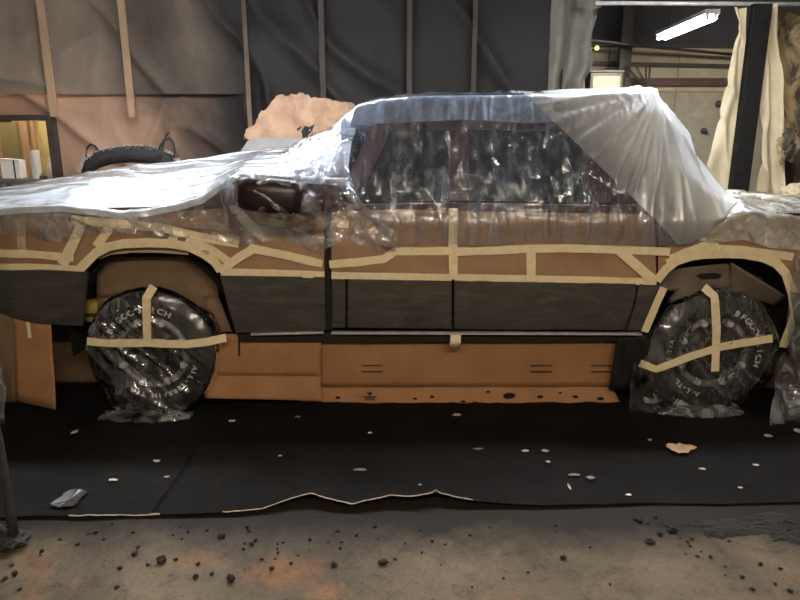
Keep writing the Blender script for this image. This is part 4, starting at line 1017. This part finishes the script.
# ------------------------------------------------------------------ floor sheeting
fe = [(-260, 521), (0, 520), (40, 519), (80, 519.5), (120, 518), (150, 517.5), (200, 517), (240, 515), (262, 513), (285, 508), (300, 505.5), (312, 504.5), (330, 508), (352, 511), (375, 508), (390, 505.5), (410, 507.5), (432, 504), (436, 500.5), (440, 504), (470, 507), (500, 508), (540, 509), (600, 507), (660, 505), (720, 506), (800, 504), (1080, 506)]
fet = [(onZ(a, b).x, onZ(a, b).y) for a, b in fe]
curl = [(-9, 0), (onZ(150, 517).x, .004), (onZ(262, 513).x, .010), (onZ(310, 505).x, .045), (onZ(350, 511).x, .022), (onZ(392, 506).x, .040), (onZ(436, 502).x, .045), (onZ(480, 507).x, .016), (onZ(560, 508).x, .001), (9, .0)]
def floor_sheet(name, x0a, x0b, x1a, x1b, lift, label, yback=2.6, crl=1.0):
    e = empty(name, ((x0a + x1a) / 2, .5, 0), label, 'floor covering')
    nu, nv = int((max(x1a, x1b) - min(x0a, x0b)) / .03), 90
    def fn(u, v):
        t = v ** 1.6; xa, xb = lerp(x0a, x1a, u), lerp(x0b, x1b, u)
        x = lerp(xa, xb, min(1, t * yback / 2)); y = lerp(interp(fet, xa), yback, t)
        e_ = math.exp(-max(0, y - interp(fet, xa)) / .05)
        z = lift + .006 + .004 * nz(x * 2.5, y * 2.5) + .006 * ridge(x * 1.2 + y * .8, y * 1.6 - x * .5, 3, 5) + interp(curl, x) * e_ * crl
        return (x, y, max(z, lift + .002))
    o = grid('black_sheet', nu, nv, fn, M['blackpaper'], e)
    md = o.modifiers.new('thickness', 'SOLIDIFY'); md.thickness = .0025; md.offset = -1
    # pale torn rim along the front edge
    def rim(u, v):
        p = Vector(fn(u, 0)); p.y += -.004 + .010 * v + .004 * nz(p.x * 30, 2); p.z += .0015 + .003 * nz(p.x * 22, 7) + .003 * math.sin(v * math.pi); return p
    wsel = lambda p: nz(p.x * 5, 3.3) + (1.0 if -.62 < p.x < .32 else -.05) + (-.9 if p.x > .5 else 0) > .0
    grid('torn_edge', nu * 2, 2, rim, M['torn_edge'], e, True, wsel)
    return e
sxa, sxb = onZ(150, 517).x, onZ(212, 420).x
floor_sheet('floor_sheeting', XL + .1, XL + .1, sxa + .06, sxb + .12, 0, 'black paint-soaked sheeting on the floor at left, tucked under the larger sheet')
floor_sheet('floor_sheeting', sxa, sxb + .05, XR - .6, XR - .6, .004, 'large black paint-soaked floor sheeting with a curled torn front edge')
# ------------------------------------------------------------------ crumbs, flakes and scraps
def crumb_mesh(seed, sub=2):
    b = bmesh.new(); bmesh.ops.create_icosphere(b, subdivisions=sub, radius=1)
    for v in b.verts:
        n_ = v.co.copy(); k = 1 + .45 * nz(n_.x * 1.6, n_.y * 1.6, n_.z * 1.6 + seed * 3.7); v.co = n_ * k; v.co.z *= .7
    zmin = min(v.co.z for v in b.verts)
    for v in b.verts: v.co.z -= zmin
    me = bpy.data.meshes.new('paint_crumb'); b.to_mesh(me); b.free(); me.materials.append(M['crumb']); return me
CM = [crumb_mesh(i) for i in range(6)]
def zone(px, py, r_):
    a = 'far left' if px < 100 else 'left' if px < 190 else 'left-centre, by the orange stain' if px < 300 else 'centre' if px < 520 else 'right-centre' if px < 640 else 'right' if px < 720 else 'far right'
    b = 'close to the black sheeting' if py < 535 else 'midway on the concrete' if py < 565 else 'near the bottom edge of the concrete'
    return ('tiny' if r_ < 1.6 else 'small') + ' black paint crumb ' + b + ', ' + a
def crumb(px, py, r_, label, group, z=0.0):
    if label is None: label = zone(px, py, r_)
    p = onZ(px, py); o = bpy.data.objects.new('paint_crumb', random.choice(CM)); COL.objects.link(o)
    sc = r_ * (p - cam.location).length / F; o.location = (p.x, p.y, z + .0003); o.scale = (sc * random.uniform(.85, 1.2), sc * random.uniform(.85, 1.2), sc * random.uniform(.7, 1))
    o.rotation_euler = (0, 0, random.random() * 6.3); return setp(o, label, 'crumb', group)
for (px, py, r_, lab) in ((161, 562, 4.6, 'large black paint lump at left on the bare concrete, left of the orange rust stain'), (231, 581, 4.2, 'black paint lump on the orange-stained concrete near the bottom edge'),
                      (383, 564, 3.8, 'single black paint lump alone on the middle of the concrete'), (672, 531, 4.2, 'biggest black paint lump of the right-hand cluster on the concrete'),
                      (650, 543, 3.4, 'black paint lump left of the biggest one in the right-hand cluster'), (563, 559, 2.8, 'lone small black paint lump on clean concrete, centre right')):
    crumb(px, py, r_, lab, 'paint lumps on the concrete')
hand = [(135, 555, 3), (120, 569, 2.2), (148, 566, 2), (117, 588, 2), (196, 578, 2.6), (198, 565, 1.8), (212, 575, 2), (222, 537, 3), (247, 528, 2), (252, 545, 2.2), (262, 560, 1.6), (334, 566, 2.6), (272, 570, 2.4), (291, 564, 1.8), (310, 540, 1.8), (340, 549, 1.7), (395, 560, 1.8), (138, 548, 1.8), (78, 545, 1.8), (96, 533, 2), (104, 540, 1.5), (60, 540, 1.6), (42, 552, 1.8), (15, 575, 2.4), (5, 580, 2.2), (12, 566, 1.8), (20, 590, 1.8), (660, 535, 2.6), (668, 527, 2.2), (640, 522, 2.4), (635, 520, 1.8), (655, 518, 1.6), (692, 540, 2), (708, 537, 1.6), (742, 578, 2), (760, 565, 1.8), (780, 570, 2), (775, 585, 1.7), (790, 592, 2), (752, 590, 1.8), (590, 548, 1.5), (470, 536, 1.6), (472, 588, 1.4), (528, 573, 1.3), (610, 585, 1.4), (445, 545, 1.3), (420, 531, 1.4), (490, 528, 1.3)]
for px, py, r_ in hand: crumb(px, py, r_, None, 'small paint crumbs on the concrete')
for k in range(60):
    px = random.choice((random.gauss(240, 70), random.gauss(290, 60), random.uniform(0, 800), random.gauss(720, 40))); py = 524 + abs(random.gauss(0, 26))
    if 0 < px < 800 and py < 598: crumb(px, py, random.uniform(.8, 1.7), None, 'small paint crumbs on the concrete')
# crust of paint at right on the concrete
for i, (px, py, a, b) in enumerate(((735, 527, 42, 6), (775, 520, 26, 6), (790, 537, 20, 5), (722, 534, 20, 3.5))):
    c = onZ(px, py); n = 40; v = [(c.x, c.y, .007)]; f = []
    for ring, hh in ((.55, .008), (1.0, .0008)):
        for k in range(n):
            an = 2 * math.pi * k / n; rr = ring * (1 + .55 * nz(math.cos(an) * 2.6, math.sin(an) * 2.6, i * 5 + ring) + .3 * nz(k * 1.3, i))
            v.append((c.x + math.cos(an) * rr * a * .0042, c.y + math.sin(an) * rr * b * .0085, hh * (1 + .4 * nz(k, i, ring))))
    for k in range(n):
        k2 = (k + 1) % n; f.append((0, 1 + k, 1 + k2)); f.append((1 + k, 1 + n + k, 1 + n + k2, 1 + k2))
    setp(mesh('paint_crust', v, f, M['crumb']), ['widest flat black paint crust on the concrete at right', 'flat black paint crust against the sheeting at the right edge', 'small black paint crust at the right edge of the concrete', 'thin black paint crust left of the widest crust'][i], 'paint crust', 'paint crusts')
# pale flakes on the black sheeting
def scrap(name, px, py, wpx, hpx, m, label, cat, group=None, seed=0, curl_=.006, n=11):
    c = onZ(px, py, .012); d = (c - cam.location).length / F
    fore = abs((c - cam.location).normalized().z); v = []; f = []
    for ring in (0, .5, 1):
        for k in range(n if ring else 1):
            a = 2 * math.pi * k / n; r_ = ring * (1 + .45 * nz(math.cos(a) * 1.8, math.sin(a) * 1.8, seed * 2.7))
            v.append((c.x + math.cos(a) * r_ * wpx * .8 * d / 2, c.y + math.sin(a) * r_ * hpx * .75 * d / fore / 2, .0165 + curl_ * ring * (1 + nz(k * .9, seed))))
    for k in range(n):
        k2 = (k + 1) % n; f.append((0, 1 + k, 1 + k2)); f.append((1 + k, 1 + n + k, 1 + n + k2, 1 + k2))
    o = mesh(name, v, f, m); md = o.modifiers.new('thickness', 'SOLIDIFY'); md.thickness = .001
    return setp(o, label, cat, group)
def flake_label(px, py):
    a = 'left of the sheet overlap' if px < 190 else 'in front of the long cardboard' if px < 500 else 'in the cluster right of centre' if px < 610 else 'around the tan scrap at right'
    b = 'near the wheels' if py < 445 else 'midway' if py < 475 else 'near the torn front edge'
    return 'pale flake on black sheeting, ' + b + ', ' + a
scrap('paper_scrap', 681, 450, 33, 10, M['tan_flake'], 'tan torn paper scrap lying on the black sheeting at right', 'scrap', None, 2, .010, 22)
scrap('film_scrap', 70, 500, 28, 17, M['scrap_grey'], 'greyish clear plastic scrap on the black sheeting at left', 'scrap', None, 5, .008, 22)
for i, (px, py, a, b) in enumerate(((75, 433, 7, 4), (157, 462, 8, 3), (113, 481, 10, 2.5), (232, 422, 8, 2.5), (298, 418, 8, 2), (370, 434, 6, 2), (167, 478, 6, 2), (525, 452, 9, 2.5), (545, 452, 8, 3), (548, 463, 5, 3), (574, 476, 14, 3), (590, 479, 10, 4), (569, 488, 3, 7), (628, 496, 7, 2.5), (768, 437, 9, 3), (755, 466, 7, 2), (457, 416, 12, 3), (650, 441, 5, 2), (702, 470, 8, 2), (740, 489, 6, 2), (478, 450, 14, 2), (360, 471, 16, 3), (280, 457, 5, 1.6), (420, 486, 5, 1.6), (798, 432, 9, 4))):
    dark = (a > 13 and b < 3.5)
    scrap('paint_flake', px, py, a, b, M['flake'] if i not in (4, 10, 11, 20, 21) else M['greyboard'], flake_label(px, py), 'flake', 'pale flakes on the black sheeting', i + 10, .004, 9)
scrap('paper_scrap', 650, 404, 16, 7, M['flake'], 'pale curled scrap on the floor left of the rear wheel', 'scrap', None, 44, .02, 12)
scrap('film_scrap', 712, 406, 60, 5, M['film_bed'], 'whitish film strip on the floor under the rear wheel bag', 'scrap', None, 48, .012, 20)

# ------------------------------------------------------------------ crusted black stand at the left edge
st = empty('black_stand', onZ(14, 546), 'paint-crusted black stand leg leaning at the left edge of the floor', 'stand')
b0 = onZ(15, 546); b0.z = .03; t0 = Vector((b0.x - .09, b0.y + .05, .0)); 
p435 = onY(-1, 440, b0.y + .06)
pts = [b0, b0.lerp(p435, .33) + Vector((.004, 0, 0)), b0.lerp(p435, .66), p435, p435 + (p435 - b0) * 1.3 + Vector((-.06, 0, 0))]
tube('pole', pts, [.022, .018, .017, .016, .014], M['pole'], st, 10)
bm = bmesh.new(); bmesh.ops.create_icosphere(bm, subdivisions=3, radius=1)
for v in bm.verts:
    n_ = v.co.copy(); k = 1 + .5 * nz(n_.x * 2.5, n_.y * 2.5, n_.z * 2.5); v.co = Vector((b0.x - .005 + n_.x * .055 * k, b0.y + n_.y * .06 * k, max(.001, .026 + n_.z * .03 * k)))
bmobj('crusted_foot', bm, M['pole'], st)
tube('brace', [b0 + Vector((-.01, 0, .02)), b0 + Vector((-.16, .10, .02)), b0 + Vector((-.24, .14, .012))], .012, M['pole'], st, 8)
